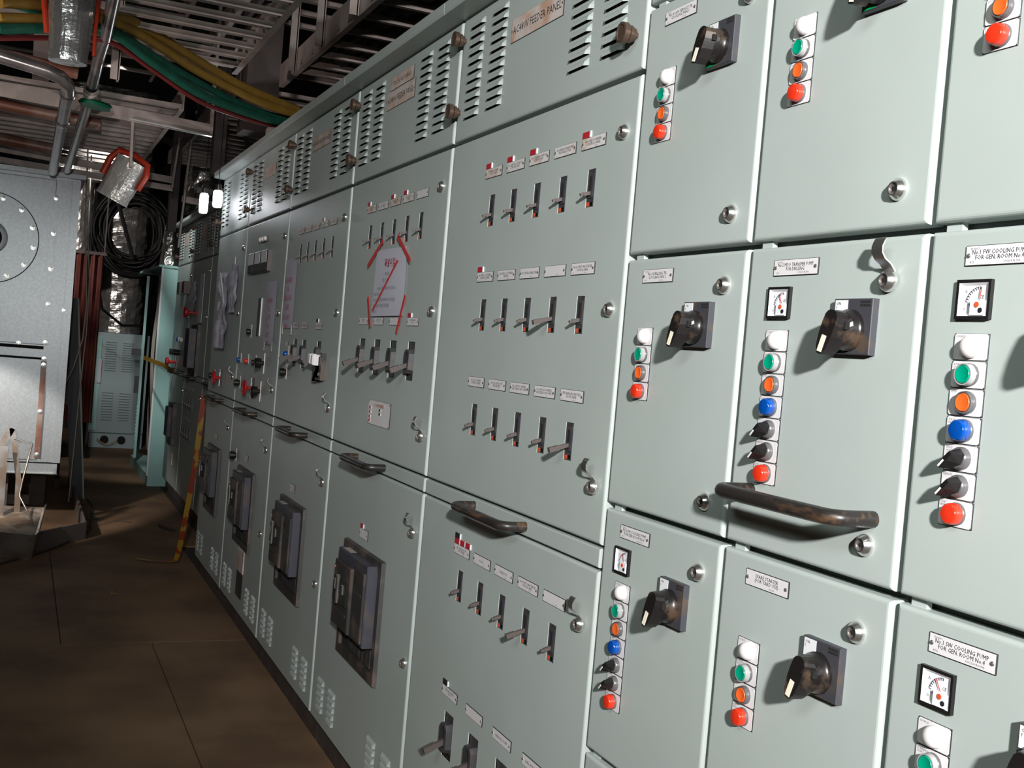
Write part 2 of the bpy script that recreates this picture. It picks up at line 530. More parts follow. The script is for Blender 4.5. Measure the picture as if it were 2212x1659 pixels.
def control_strip(parent, xc, ztop, codes, pitch=0.0322, w=0.050):
    for k, c in enumerate(codes):
        z = ztop - pitch * (k + .5)
        h = pitch - .0012
        lm = cached(('legend', w), lambda: MB().cbox(-w / 2, w / 2, -.0018, 0, -h / 2, h / 2, .0007, 1).prism([(-w / 2 + .0025, -h / 2 + .0004), (w / 2 - .0025, -h / 2 + .0004), (w / 2 - .0006, -h / 2 + .0025), (w / 2 - .0006, h / 2 - .0025), (w / 2 - .0025, h / 2 - .0004), (-w / 2 + .0025, h / 2 - .0004), (-w / 2 + .0006, h / 2 - .0025), (-w / 2 + .0006, -h / 2 + .0025)], 'y', -.0022, -.0008, 0).mesh('legend_plate', ['white_plate', 'plate_core']))
        p = put('legend_plate', lm, parent, (xc, 0, z))
        L = LEGEND[c]
        put('lettering', text_mesh(L, .017, .0026, 'ink_grey', align='LEFT'), p, (xc - w / 2 + .003, -.0025, z + h / 2 - .0035 - .0021 * (len(L) - 1)))
        at = (xc + .003, -.0018, z)
        R = .0133
        if c == 'w':
            m = cached('lens_w', lambda: MB().lathe((0, 0, 0), (0, -1, 0), [(R, 0), (R, .003), (R * .97, .006), (R * .86, .0095), (R * .66, .0125), (R * .35, .0145), (0, .015)], 24).mesh('indicator_lamp', 'lens_white', True, 60))
            put('indicator_lamp', m, parent, at)
        elif c in 'br':
            mm = 'lens_red' if c == 'r' else 'lens_blue'
            b = cached('lamp_bezel', lambda: MB().lathe((0, 0, 0), (0, -1, 0), [(R, 0), (R, .0032), (R * .95, .004), (0, .004)], 24).mesh('indicator_lamp', 'bezel', True))
            o = put('indicator_lamp', b, parent, at)
            m = cached(('lens', c), lambda: MB().lathe((0, 0, 0), (0, -1, 0), [(R * .95, .004), (R * .95, .009), (R * .90, .0135), (R * .80, .0150), (R * .45, .0158), (0, .016)], 24).mesh('lens', mm, True, 34))
            put('lens', m, o, at)
        elif c in 'go':
            rim = 'clear_ring' if c == 'g' else 'bezel'
            hh = .0125 if c == 'g' else .0085
            b = cached(('btn', c), lambda: MB().lathe((0, 0, 0), (0, -1, 0), [(R, 0), (R, .004), (R * .97, .0045), (R * .95, hh), (R * .85, hh), (R * .82, hh - .003), (0, hh - .003)], 24, mis=[0, 0, 1, 1, 1, 1]).mesh('push_button', ['bezel', rim], True))
            o = put('push_button', b, parent, at)
            cm = 'lens_green' if c == 'g' else 'cap_orange'
            m = cached(('cap', c), lambda: MB().lathe((0, 0, 0), (0, -1, 0), [(R * .80, hh - .004), (R * .80, hh - .0005), (R * .74, hh + .0006), (R * .60, hh + .0002), (0, hh - .0008)], 24).mesh('button_cap', cm, True))
            put('button_cap', m, o, at)
        else:
            b = cached('sel', lambda: MB().lathe((0, 0, 0), (0, -1, 0), [(R, 0), (R, .0045), (R * .92, .0075), (R * .80, .009), (0, .009)], 24).mesh('selector_switch', 'bezel', True))
            o = put('selector_switch', b, parent, at)

            def knob():
                mb = MB()
                d = Vector((-.68, 0, -.73)); n = Vector((d.z, 0, -d.x))
                def P(a, b_, y): v = d * a + n * b_; return (v.x, y, v.z)
                base = [(-.0115, -.005), (-.0115, .005), (.0, .0095), (.0155, .0032), (.0155, -.0032), (.0, -.0095)]
                top = [(-.009, -.0022), (-.009, .0022), (.002, .0030), (.0150, .0022), (.0150, -.0022), (.002, -.0030)]
                B = [P(a, b_, -.009) for a, b_ in base]; T = [P(a, b_, -.026) for a, b_ in top]
                mb.face(T)
                for k in range(6):
                    k2 = (k + 1) % 6
                    mb.face([B[k], B[k2], T[k2], T[k]])
                return mb.mesh('knob', 'black_plastic')
            put('knob', cached('selknob', knob), o, at)

            def mark():
                d = Vector((-.68, 0, -.73)); n = Vector((d.z, 0, -d.x)); mb = MB()
                q = [(.004, -.0011), (.0145, -.0011), (.0145, .0011), (.004, .0011)]
                mb.prism([((d * a + n * b_).x, (d * a + n * b_).z) for a, b_ in q], 'y', -.0268, -.0255)
                return mb.mesh('pointer_mark', 'label_white')
            put('pointer_mark', cached('selmark', mark), o, at)


def rotary(parent, xc, zc, s=0.0735):
    a = s / 2
    base = cached('rot_base', lambda: MB().cbox(-a, a, -.0105, 0, -a, a, .0010).mesh('rotary_switch', 'block_grey'))
    o = put('rotary_switch', base, parent, (xc, 0, zc))
    put('on_label', cached('rot_on', lambda: MB().box(-a + .003, -a + .027, -.0110, -.010, a - .026, a - .002).mesh('on_label', 'label_white')), o, (xc, 0, zc), label='white ON label')
    put('lettering', text_mesh(['ON', 'I'], .012, .004, 'ink', align='LEFT'), o, (xc - a + .006, -.0113, zc + a - .009))
    put('off_label', cached('rot_off', lambda: MB().box(-a + .003, -a + .027, -.0110, -.010, -a + .002, -a + .019).mesh('off_label', 'label_green')), o, (xc, 0, zc), label='green OFF label')
    put('lettering', text_mesh(['O', 'OFF'], .010, .0038, 'label_white', align='LEFT'), o, (xc - a + .006, -.0113, zc - a + .0095))
    put('vent_grid', cached('rot_grid', lambda: [mb := MB(), [mb.box(a - .022 + i * .0032, a - .020 + i * .0032, -.0110, -.010, a - .006 - j * .0045, a - .003 - j * .0045) for i in range(6) for j in range(2)]][0].mesh('vent_grid', 'void')), o, (xc, 0, zc))
    # turning knob: round skirt, tapered body and a ridge that points down-left
    ang = math.radians(-104)
    d = Vector((math.cos(ang), 0, math.sin(ang))); n = Vector((-d.z, 0, d.x))

    def knob():
        mb = MB()
        mb.lathe((0, 0, 0), (0, -1, 0), [(.0275, .0105), (.0275, .016), (.0255, .0185), (.0245, .026)], 28)
        def P(u, v, y): q = d * u + n * v; return (q.x, y, q.z)
        lo, hi = [], []
        for k in range(28):
            t = 2 * math.pi * k / 28
            lo.append(P(.0245 * math.cos(t), .0245 * math.sin(t), -.026))
        prof = [(.035, 0), (.0345, .0055), (.026, .0105), (.010, .0135), (-.006, .0138), (-.018, .0125), (-.0235, .0075), (-.0245, 0)]
        out = prof + [(u, -v) for u, v in reversed(prof[1:-1])]
        def resample(poly, m):
            L = [0]
            for k in range(len(poly)):
                p, q = poly[k], poly[(k + 1) % len(poly)]
                L.append(L[-1] + math.hypot(q[0] - p[0], q[1] - p[1]))
            res = []
            for i in range(m):
                t = L[-1] * i / m
                k = max(j for j in range(len(poly)) if L[j] <= t + 1e-12)
                p, q = poly[k], poly[(k + 1) % len(poly)]
                f = (t - L[k]) / (L[k + 1] - L[k])
                res.append((p[0] + (q[0] - p[0]) * f, p[1] + (q[1] - p[1]) * f))
            return res
        rs = resample(out, 28)
        mid = [P(u * .98, v * 1.35, -.032) for u, v in rs]
        top = [P(u, v * .92, -.0480 - .10 * u) for u, v in rs]
        for A, B in ((lo, mid), (mid, top)):
            for k in range(28):
                k2 = (k + 1) % 28
                mb.face([A[k], A[k2], B[k2], B[k]])
        mb.face(top)
        return mb.mesh('turning_knob', 'knob_dusty', True, 35)
    put('turning_knob', cached('rot_knob', knob), o, (xc - .002, 0, zc - .005))

    def mark():
        mb = MB()
        def P(u, v, y): q = d * u + n * v; return (q.x, y, q.z)
        q = [(.010, -.0042), (.032, -.0042), (.032, .0042), (.010, .0042)]
        f = [P(u, v, -.0487 - .10 * u) for u, v in q]; bk = [P(u, v, -.0473 - .10 * u) for u, v in q]
        mb.face(f)
        for k in range(4):
            mb.face([f[k], f[(k + 1) % 4], bk[(k + 1) % 4], bk[k]])
        return mb.mesh('pointer_mark', 'cream_mark')
    put('pointer_mark', cached('rot_mark', mark), o, (xc - .002, 0, zc - .005))
    put('padlock_slot', cached('rot_slot', lambda: MB().box(.0135, .0200, -.037, -.030, -.006, .004).mesh('padlock_slot', 'void')), o, (xc, 0, zc), label='dark padlock slot in the knob')
    return o


def ammeter(parent, xc, zc, red=75, w=0.050, h=0.046):
    def fn():
        mb = MB()
        a, b = w / 2, h / 2; t = .0034
        for x0, x1, z0, z1 in ((-a, a, b - t, b), (-a, a, -b, -b + t), (-a, -a + t, -b + t, b - t), (a - t, a, -b + t, b - t)):
            mb.box(x0, x1, -.0055, 0, z0, z1)
        return mb.mesh('ammeter', 'black_plastic')
    o = put('ammeter', cached('meter', fn), parent, (xc, 0, zc))
    a, b = w / 2 - .0038, h / 2 - .0038

    def dial():
        mb = MB()
        # light tray: sloping inner walls down to the recessed card, and the terminal cover
        i = .0032
        O = [(-a, -.0052, -b), (a, -.0052, -b), (a, -.0052, b), (-a, -.0052, b)]
        I = [(-a + i, -.002, -b + i), (a - i, -.002, -b + i), (a - i, -.002, b - i), (-a + i, -.002, b - i)]
        for k in range(4):
            mb.face([O[k], O[(k + 1) % 4], I[(k + 1) % 4], I[k]])
        mb.face(I)
        mb.box(-a + .0195, a - .0025, -.0066, -.001, -b + .001, -b + .0175)
        return mb.mesh('dial', 'dial', fix=False)
    put('dial', cached('dial', dial), o, (xc, 0, zc))

    def scale():
        mb = MB(); cx, cz = a - .0125, -b + .0125; r = .0215
        for k in range(9):
            t = math.radians(92 + k * 9.5)
            c, s = math.cos(t), math.sin(t)
            mb.bar((cx + c * r, -.0024, cz + s * r), (cx + c * (r - .003), -.0024, cz + s * (r - .003)), .0006, .0004, 0, up=(0, 1, 0))
        for k in range(8):
            t0, t1 = math.radians(92 + k * 9.5), math.radians(92 + (k + 1) * 9.5)
            mb.bar((cx + math.cos(t0) * r, -.0024, cz + math.sin(t0) * r), (cx + math.cos(t1) * r, -.0024, cz + math.sin(t1) * r), .0005, .0004, 0, up=(0, 1, 0))
        return mb.mesh('scale', 'ink')
    put('scale', cached('scale', scale), o, (xc, 0, zc))
    cx, cz = a - .0125, -b + .0125
    put('needle', cached('needle', lambda: MB().prism([(cx, cz + .0006), (cx - .0155, cz + .0012), (cx - .0155, cz + .0006), (cx, cz - .0009)], 'y', -.0040, -.0032).mesh('needle', 'ink')), o, (xc, 0, zc))
    t = math.radians(red)
    put('set_pointer', cached(('redn', red), lambda: MB().bar((cx + .004 * math.cos(t), -.0042, cz + .006 * math.sin(t)), (cx + .021 * math.cos(t), -.0042, cz + .021 * math.sin(t)), .0008, .0005, 0, up=(0, 1, 0)).mesh('set_pointer', 'needle_red')), o, (xc, 0, zc), label='red set pointer')
    put('adjuster', cached('adj1', lambda: MB().lathe((cx - .0005, -.0066, cz + .0005), (0, -1, 0), [(.0033, 0), (.0033, .0008), (0, .001)], 12).mesh('adjuster', 'red_orange', True)), o, (xc, 0, zc), label='red pointer adjuster')
    put('screw', cached('adj2', lambda: MB().lathe((a - .0075, -.0066, -b + .0065), (0, -1, 0), [(.0030, 0), (.0030, .0006), (0, .0008)], 12).mesh('screw', 'plate_core', True)), o, (xc, 0, zc))
    put('lettering', text_mesh(['A'], .006, .0042, 'ink_grey'), o, (xc - a + .0085, -.0024, zc + b - .0095))
    put('lettering', text_mesh(['CE'], .007, .004, 'ink'), o, (xc + a - .0105, -.0024, zc + .003))
    put('lettering', text_mesh(['O'], .004, .0034, 'ink'), o, (xc - a + .0078, -.0024, zc - b + .0085))
    return o


def louver_mesh(w=0.088, h=0.0150, d=0.0085):
    def fn():
        mb = MB(); a = w / 2
        T = [(-a, 0, h * .5), (-a + .004, 0, h * .5 + .001), (a - .004, 0, h * .5 + .001), (a, 0, h * .5)]
        Mi = [(-a, 0, 0), (-a + .008, -d * .72, 0.001), (a - .008, -d * .72, .001), (a, 0, 0)]
        B = [(-a, 0, -h * .5), (-a + .010, -d, -h * .5), (a - .010, -d, -h * .5), (a, 0, -h * .5)]
        for A, C in ((T, Mi), (Mi, B)):
            for k in range(3):
                mb.face([C[k], C[k + 1], A[k + 1], A[k]])
        mb.face([(-a + .002, -.0006, -h * .5 - .0012), (a - .002, -.0006, -h * .5 - .0012), (a - .002, -.0006, h * .3), (-a + .002, -.0006, h * .3)], 1)
        return mb.mesh('louver', ['paint', 'void'], True, 50, fix=False)
    return cached(('louver', w, h, d), fn)


def breaker(parent, x, z, long=False, y=0.0):
    """moulded-case breaker face showing through a 33 x 74 mm door cut-out"""
    def body():
        mb = MB(); a, b = .0165, .037
        mb.box(-a, a, .0012, .05, -b, b, 0)
        mb.box(-a * .66, a * .66, -.0004, .0022, -b * .52, b * .78, 2)
        mb.box(-a * .26, a * .26, -.0010, .0, -b * .42, b * .62, 1)
        mb.box(a * .82, a * .96, -.0006, .0022, -b * .96, b * .96, 2)
        return mb.mesh('circuit_breaker', ['breaker_grey', 'void', 'block_grey'])
    o = put('circuit_breaker', cached('bk_body', body), parent, (x, y, z))
    if long:
        lm = cached('bk_lever_long', lambda: MB().bar((0, .004, -.006), (0, -.028, -.0155), .0075, .0075, up=(0, 0, 1)).bar((0, -.022, -.0135), (0, -.042, -.0195), .0095, .0095).mesh('lever', 'lever_grey'))
    else:
        lm = cached('bk_lever', lambda: MB().bar((0, .004, -.0085), (0, -.015, -.0142), .0070, .0070).bar((0, -.012, -.0132), (0, -.0215, -.0160), .0052, .0052).mesh('lever', 'lever_grey'))
    put('lever', lm, o, (x, y, z))
    put('trip_tab', cached('bk_tab', lambda: MB().box(-.0140, -.0030, .0010, .0026, -.0355, -.0270).mesh('trip_tab', 'red_orange')), o, (x, y, z), label='red trip tab')
    put('rating_label', cached('bk_lab', lambda: MB().box(.0005, .0115, .0012, .0026, -.0350, -.0270).mesh('rating_label', 'lever_grey')), o, (x, y, z))
    return o


BIGW, BIGH = 0.058, 0.108


def big_breaker(parent, x, z, y=0.0, lever='long'):
    def body():
        mb = MB(); a, b = BIGW / 2, BIGH / 2
        mb.box(-a, a, .004, .05, -b, b, 0)
        oct_ = [(-.013, -.034), (.013, -.034), (.022, -.024), (.022, .020), (.013, .031), (-.013, .031), (-.022, .020), (-.022, -.024)]
        inn = [(p[0] * .45, p[1] * .78) for p in oct_]
        n = 8
        F = [(p[0], -.013, p[1]) for p in oct_]; Bk = [(p[0] * 1.12, .004, p[1] * 1.08) for p in oct_]; I = [(p[0], -.013, p[1]) for p in inn]; J = [(p[0], .003, p[1]) for p in inn]
        for k in range(n):
            k2 = (k + 1) % n
            mb.face([Bk[k], Bk[k2], F[k2], F[k]], 0)
            mb.face([F[k], F[k2], I[k2], I[k]], 2)
            mb.face([I[k], I[k2], J[k2], J[k]], 1)
        mb.face(J, 1)
        return mb.mesh('circuit_breaker', ['breaker_grey', 'void', 'block_grey'], fix=False)
    o = put('circuit_breaker', cached('bb_body', body), parent, (x, y, z))
    if lever == 'long':
        lm = cached('bb_lever', lambda: MB().bar((0, .0, -.008), (0, -.036, -.0225), .010, .012).bar((0, -.030, -.019), (0, -.058, -.0310), .015, .014).mesh('lever', 'lever_grey'))
        put('lever', lm, o, (x, y, z))
    else:
        lm = cached('bb_lever2', lambda: MB().bar((0, .0, -.018), (0, -.036, -.022), .010, .010).bar((0, -.034, -.022), (0, -.056, -.0255), .012, .011).mesh('lever', 'lever_grey'))
        put('lever', lm, o, (x, y, z))
    put('rating_label', cached('bb_lab', lambda: MB().box(-.020, .018, .002, .006, -.050, -.042).mesh('rating_label', 'knob_dusty')), o, (x, y, z))
    return o


def acb(parent, x0, x1, z0, z1):
    """draw-out air circuit breaker in its escutcheon frame; x0..x1, z0..z1 outer frame"""
    w, h = x1 - x0, z1 - z0

    def frame():
        mb = MB(); t = .030; d = .013
        O = [(0, -.001, 0), (w, -.001, 0), (w, -.001, h), (0, -.001, h)]
        O2 = [(.003, -d, .003), (w - .003, -d, .003), (w - .003, -d, h - .003), (.003, -d, h - .003)]
        I2 = [(t, -d, t), (w - t, -d, t), (w - t, -d, h - t), (t, -d, h - t)]
        I = [(t, .004, t), (w - t, .004, t), (w - t, .004, h - t), (t, .004, h - t)]
        for A, B in ((O, O2), (O2, I2), (I2, I)):
            for k in range(4):
                k2 = (k + 1) % 4
                mb.face([A[k], A[k2], B[k2], B[k]])
        return mb.mesh('escutcheon', 'acb_black', fix=False)
    o = put('draw_out_breaker', cached(('acbf', round(w, 3), round(h, 3)), frame), parent, (x0, 0, z0))
    at = (x0, 0, z0)
    bx0, bx1, bz0, bz1 = w * .13, w * .90, h * .285, h * .945

    def well():
        mb = MB()
        mb.box(.028, w - .028, -.002, .004, .028, h - .028, 0)
        mb.box(w * .28, w * .84, -.006, -.002, h * .10, h * .25, 1)
        for k in range(5):
            mb.box(w * (.34 + .1 * k), w * (.37 + .1 * k), -.010, -.005, h * .12, h * .22, 0)
        return mb.mesh('cradle', ['void', 'acb_black'])
    put('cradle', cached(('acbw', round(w, 3)), well), o, at)
    D = .042
    put('breaker_body', cached(('acbb', round(w, 3)), lambda: MB().cbox(bx0, bx1, -D, 0, bz0, bz1, .003, 0).mesh('breaker_body', 'acb_grey')), o, at)

    def fascia():
        mb = MB()
        W, H = bx1 - bx0, bz1 - bz0
        mb.cbox(bx0 + W * .04, bx0 + W * .60, -D - .012, -D + .002, bz0 + H * .03, bz0 + H * .86, .003, 0)
        mb.cbox(bx0 + W * .64, bx1 - W * .03, -D - .006, -D + .002, bz0 + H * .05, bz0 + H * .90, .002, 0)
        mb.box(bx0 + W * .60, bx0 + W * .64, -D - .002, -D + .001, bz0 + H * .05, bz0 + H * .9, 1)
        mb.box(bx0 + W * .69, bx0 + W * .75, -D - .0075, -D - .004, bz0 + H * .72, bz0 + H * .80, 1)
        mb.box(bx0 + W * .70, bx0 + W * .92, -D - .0070, -D - .004, bz0 + H * .60, bz0 + H * .63, 2)
        mb.box(bx0 + W * .12, bx0 + W * .52, -D - .0135, -D - .010, bz0 + H * .22, bz0 + H * .25, 2)
        mb.box(bx0 + W * .10, bx0 + W * .55, -D - .018, -D - .010, bz0 + H * .36, bz0 + H * .66, 1)
        return mb.mesh('fascia', ['acb_black', 'void', 'block_grey'])
    put('fascia', cached(('acbfa', round(w, 3)), fascia), o, at)

    def charge():
        mb = MB(); W, H = bx1 - bx0, bz1 - bz0
        xx = bx0 + W * .36
        mb.lathe((xx, -D - .026, bz0 + H * .36), (0, 0, 1), [(.0, 0), (.006, .002), (.0075, H * .12), (.0055, H * .26), (.008, H * .36), (0, H * .38)], 12)
        mb.lathe((xx + W * .13, -D - .022, bz0 + H * .50), (0, 0, 1), [(.0, 0), (.005, .002), (.0055, H * .12), (0, H * .14)], 10)
        mb.lathe((xx - W * .15, -D - .022, bz0 + H * .50), (0, 0, 1), [(.0, 0), (.0035, .002), (.0035, H * .14), (0, H * .15)], 10)
        return mb.mesh('charging_handle', 'chrome', True)
    put('charging_handle', cached(('acbc', round(w, 3)), charge), o, at, label='shiny charging handle')
    put('status_lamp', cached(('acbl', round(w, 3)), lambda: MB().lathe((bx0 + (bx1 - bx0) * .07, -D - .012, bz0 + (bz1 - bz0) * .76), (0, -1, 0), [(.003, 0), (.003, .003), (0, .004)], 8).mesh('status_lamp', 'cap_orange')), o, at)
    put('warning_sticker', cached(('acbs', round(w, 3)), lambda: MB().box(bx0 + .02, bx0 + .10, -D + .008, -D + .042, bz1 - .001, bz1 + .0006).mesh('warning_sticker', 'cable_grey')), o, at)
    return o


# ------------------------------------------------------------------ the setting
BX0, BX1 = -15.2, 3.2


def build_setting():
    f = struct('floor', MB().box(BX0, BX1, -4.2, 2.2, -0.06, -0.008).mesh('floor', 'steel_deck'))
    # plywood covering laid over the deck; the seams are open joints
    g = .0022
    for (x0, x1, y0, y1) in [(-5.01 + g, 3.2, -4.2, -.378 - g), (-5.01 + g, 3.2, -.378 + g, .034), (-7.25, -5.01 - g, -.748 + g, .034),
                             (-7.25, -5.01 - g, -4.2, -.748 - g), (-11.2, -7.25 - .003, -4.2, .20), (-15.2, -11.2 - .004, -4.2, .6)]:
        struct('floor_panel', MB().box(x0, x1, y0, y1, -.008, 0).mesh('floor_panel', 'floor_ply'), parent=f)
    struct('ceiling', MB().box(BX0, BX1, -4.2, 2.2, 3.65, 3.75).mesh('ceiling', 'ceiling_dark'))
    struct('wall_back', MB().box(BX0 - .1, BX0, -4.2, 2.2, 0, 3.65).mesh('wall_back', 'wall_dark'))
    struct('wall_left', MB().box(BX0, BX1, -4.3, -4.2, 0, 3.65).mesh('wall_left', 'wall_dark'))
    struct('wall_right', MB().box(BX0, BX1, 2.2, 2.3, 0, 3.65).mesh('wall_right', 'wall_dark'))
    struct('wall_front', MB().box(BX1, BX1 + .1, -4.2, 2.2, 0, 3.65).mesh('wall_front', 'wall_dark'))


build_setting()

ZB, Z2, Z1, Z4, Z6 = 0.103, 1.005, 1.047, 1.920, 2.245
GAP = 0.018


def hood_mesh(w, name='hood'):
    return MB().prism([(0.0, 0), (-.052, 0.004), (-.055, .010), (-.055, .034), (.06, .05), (.06, 0)], 'x', 0.0, w).mesh(name, 'paint')


def carcass(root, x0, x1, y=0.0, ztop=2.26, depth=.62):
    put('carcass', MB().box(x0 + .002, x1 - .002, y + .029, y + depth, ZB, ztop).mesh('carcass', 'paint_dark'), root, (0, 0, 0))
    put('plinth', MB().box(x0 + .002, x1 - .002, y + .035, y + depth - .05, 0, ZB).mesh('plinth', 'steel_dark'), root, (0, 0, 0))
    put('hood', hood_mesh(x1 - x0 - .003), root, (x0 + .0015, y, Z6 + .003))


LV = (.117, .260, .699, .841)


def upper_door(root, x0, x1, y=0.0, clamps=(), plate=None, lv=LV, n=11):
    w = x1 - x0 - GAP
    d = put('upper_door', cached(('ud', round(w, 3)), lambda: door_mesh(w, Z6 - Z4 - .008, name='upper_door')), root, (x0 + GAP * .75, y, Z4 + .006))
    for c in lv:
        for k in range(n):
            put('louver', louver_mesh(), d, (x0 + c, y, 1.984 + .0228 * k))
    cm = cached('clamp', lambda: MB().lathe((0, 0, 0), (0, -1, 0), [(.006, 0), (.006, .006), (.0125, .0065), (.0125, .013), (.0160, .0135), (.0160, .0205), (.0110, .021), (.0110, .0235), (.0195, .024), (.0195, .0345), (.0150, .0355), (.0130, .0335), (0, .0335)], 14).mesh('clamp_knob', 'bronze', True, 45))
    for cx, cz in clamps:
        put('clamp_knob', cm, d, (cx, y, cz))
    return d


def feeder(label, x0, x1, holes, lower_holes, y=0.0, clamps=None):
    root = thing('feeder_cabinet', label, 'cabinet', (x0, y, 0), 'feeder cabinets of the switchboard')
    WP[root.name] = Vector((x0, y, 0))
    put('carcass', MB().box(.002, x1 - x0 - .002, .029, .62, ZB, 2.26).mesh('carcass', 'paint_dark'), root, (x0, y, 0))
    put('plinth', MB().box(.002, x1 - x0 - .002, .035, .56, 0, ZB).mesh('plinth', 'steel_dark'), root, (x0, y, 0))
    put('hood', hood_mesh(x1 - x0 - .003), root, (x0 + .0015, y, Z6 + .003))
    ud = upper_door(root, x0, x1, y, lv=[c * (x1 - x0) / .962 for c in LV], clamps=clamps or [(x0 + .034, 2.185), (x0 + .034, 2.000)])
    w = x1 - x0 - GAP; ox = x0 + GAP * .75
    mz0, mz1 = Z1 + .003, Z4 - .004
    md = put('main_door', door_mesh(w, mz1 - mz0, [(a - ox, b - ox, c - mz0, d - mz0) for a, b, c, d in holes], name='main_door'), root, (ox, y, mz0))
    rail = put('rail_panel', cached(('rail', round(w, 3)), lambda: door_mesh(w, Z1 - Z2 - .006, r=.003, depth=.025, name='rail_panel')), root, (ox, y, Z2 + .003))
    lz0, lz1 = ZB, Z2 - .003
    ld = put('lower_door', door_mesh(w, lz1 - lz0, [(a - ox, b - ox, c - lz0, d - lz0) for a, b, c, d in lower_holes], name='lower_door'), root, (ox, y, lz0))
    return root, ud, md, rail, ld


def small_hole(x, z): return (x - .0168, x + .0168, z - .0373, z + .0373)
def big_hole(x, z): return (x - BIGW / 2 - .0005, x + BIGW / 2 + .0005, z - BIGH / 2 - .0005, z + BIGH / 2 + .0005)


def bottom_louvers(ld, x0, y=0.0, cols=(.125, .262, .700, .840)):
    for c in cols:
        for k in range(5):
            put('louver', louver_mesh(.080, .0165, .0080), ld, (x0 + c, y, .157 + .0225 * k))


# ------------------------------------------------------------------ feeder cabinet 1 (next to the starter units)
X = [-1.767, -2.737, -3.701, -4.655, -5.599, -6.46]
R1, R2, R3, R4 = 1.725, 1.476, 1.226, .825
b1 = [-2.435, -2.309, -2.184, -2.0585, -1.9345]
holes = [small_hole(x, z) for z in (R1, R2, R3) for x in b1]
b5 = [-2.431, -2.276, -2.118, -1.962]
lh = [small_hole(x, R4) for x in b1] + [big_hole(x, .463) for x in b5]
root, ud, md, rail, ld = feeder('grey-green feeder cabinet beside the starter units, with fifteen small breakers above its handle', X[1], X[0], holes, lh,
                                clamps=[(X[1] + .034, 2.185), (X[1] + .034, 2.0), (X[0] - .035, 2.185), (X[0] - .035, 1.992)])
P1 = [
    (1.8155, [(('EF MAIN SOUND', 'CONT. UNIT'), 1), (('No.1 ANODIC DOME FOR', 'STBD SEA CHEST'), 1), (('No.4 STEERING PUMP FOR', 'AZIMUTH UNIT'), 1), (('No.4 DRILLING TRANSFORMER', 'PRE-CHARGE POWER'), 0), (('No.4 MDO PURIFIER', 'CONTROL PANEL'), 1)]),
    (1.567, [(('No.4 M/E L.O. PURIFIER', 'CONTROL PANEL'), 1), (('No.4 M/E L.O. PURIFIER', 'HEATER'), 0), (('ICP CONTROL PANEL, FWD',), 0), ((), 0), (('No.4-1 VENT. FAN STARTER', 'FOR HULL AREA'), 0)]),
    (1.316, [(('No.4 D.F. PURIFIER', 'CONTROL PANEL'), 0), (('No.4 D/G ENG. UNIT', 'PRE-HEATER'), 0), (('No.2 H/P PSA COMPRESS.', 'VALVE SERVO HPU PUMP 1'), 0), (('No.2 H/P PSA COMPRESS.', 'VALVE SERVO HPU PUMP 2'), 0), (('PIPE HANDLING KNUCKLE', 'BOOM CRANE'), 0)]),
    (.910, [(('No.1 DRILL FLOOR', 'DIST. PANEL'), 2), (('F 201 E',), 0), (('SPARE 201 E',), 0), (('No.4-2 VENT. FAN STARTER', 'FOR HULL AREA'), 0), ((), 0)]),
]
for z, row in P1:
    for x, (ln, tg) in zip(b1, row):
        tags = [('label_red', 'PRE')] if tg == 1 else ([('label_red', ''), ('label_red', ''), ('label_red', ''), ('label_black', '')] if tg == 2 else [])
        tags = [(('plate_core' if c == 'label_black' else c), s) for c, s in tags]
        nameplate(root, x, z, lines=ln, br='50/30A', bl='RT4' if ln else None, tags=tags, face='dusty_plate' if z > 1.8 else 'white_plate')
for z in (R1, R2, R3, R4):
    for i, x in enumerate(b1):
        breaker(root, x, z, long=(z, i) in ((R2, 3), (R3, 4), (R4, 3)))
for i, x in enumerate(b5):
    big_breaker(root, x, .463)
    nameplate(root, x - .004, .565, lines=[('DRILLING SPARE', 'No.4'), (), ('FRESH W.G. PUMP',), ('DRILL MUD PUMP',)][i], br='', tags=[('plate_core', '')] if i == 0 else [])
nameplate(ud, -2.262, 2.138, w=.272, h=.056, lines=('AC480V FEEDER PANEL',), face='rusty_plate', lh=.0185)
for x, z in ((-1.815, 1.817), (-1.812, 1.486)):
    lock(md, x, z)
hook(md, -1.812, 1.153)
hook(ld, -1.818, .892)
pull_handle(rail, -2.385, -2.098, 1.0275)
bottom_louvers(ld, X[1])

# ------------------------------------------------------------------ feeder cabinet 2 (paper notice)
b2 = [-3.433, -3.308, -3.186, -3.065, -2.943]
bb2 = [-3.421, -3.260, -3.101, -2.936]
root, ud, md, rail, ld = feeder('grey-green feeder cabinet carrying the red-taped warning sheet', X[2], X[1], [small_hole(x, 1.7265) for x in b2] + [big_hole(x, 1.347) for x in bb2], [])
for i, x in enumerate(b2):
    breaker(root, x, 1.7265)
    nameplate(root, x, 1.816, lines=[('No.2 L.O. PUMP', 'STARTER'), ('No.1 GALLEY', 'DIST. PANEL'), ('No.2 F.W. PUMP', 'STARTER'), ('No.2 HEAT TR.', 'PANEL'), ()][i], br='50/30A', tags=[('label_red', '')] if i in (0, 2, 3) else [], face='dusty_plate' if i < 4 else 'white_plate')
for i, x in enumerate(bb2):
    big_breaker(root, x, 1.347)
    nameplate(root, x, 1.4575, lines=[('DRILLING', 'MCC 4'), ('LIGHTING TR.', 'No.4'), ('- - - -',), ('VENT. PANEL', 'No.4')][i], br='225A', tags=[('label_red', '')] if i == 3 else [])
put_t = put('nameplate', plate_mesh(.222, .041, 'rusty_plate'), ud, (-3.222, 0, 2.192))
put('lettering', text_mesh(['TAG No. 602-SWB-401'], .19, .013, 'ink'), put_t, (-3.222, -.0026, 2.192))
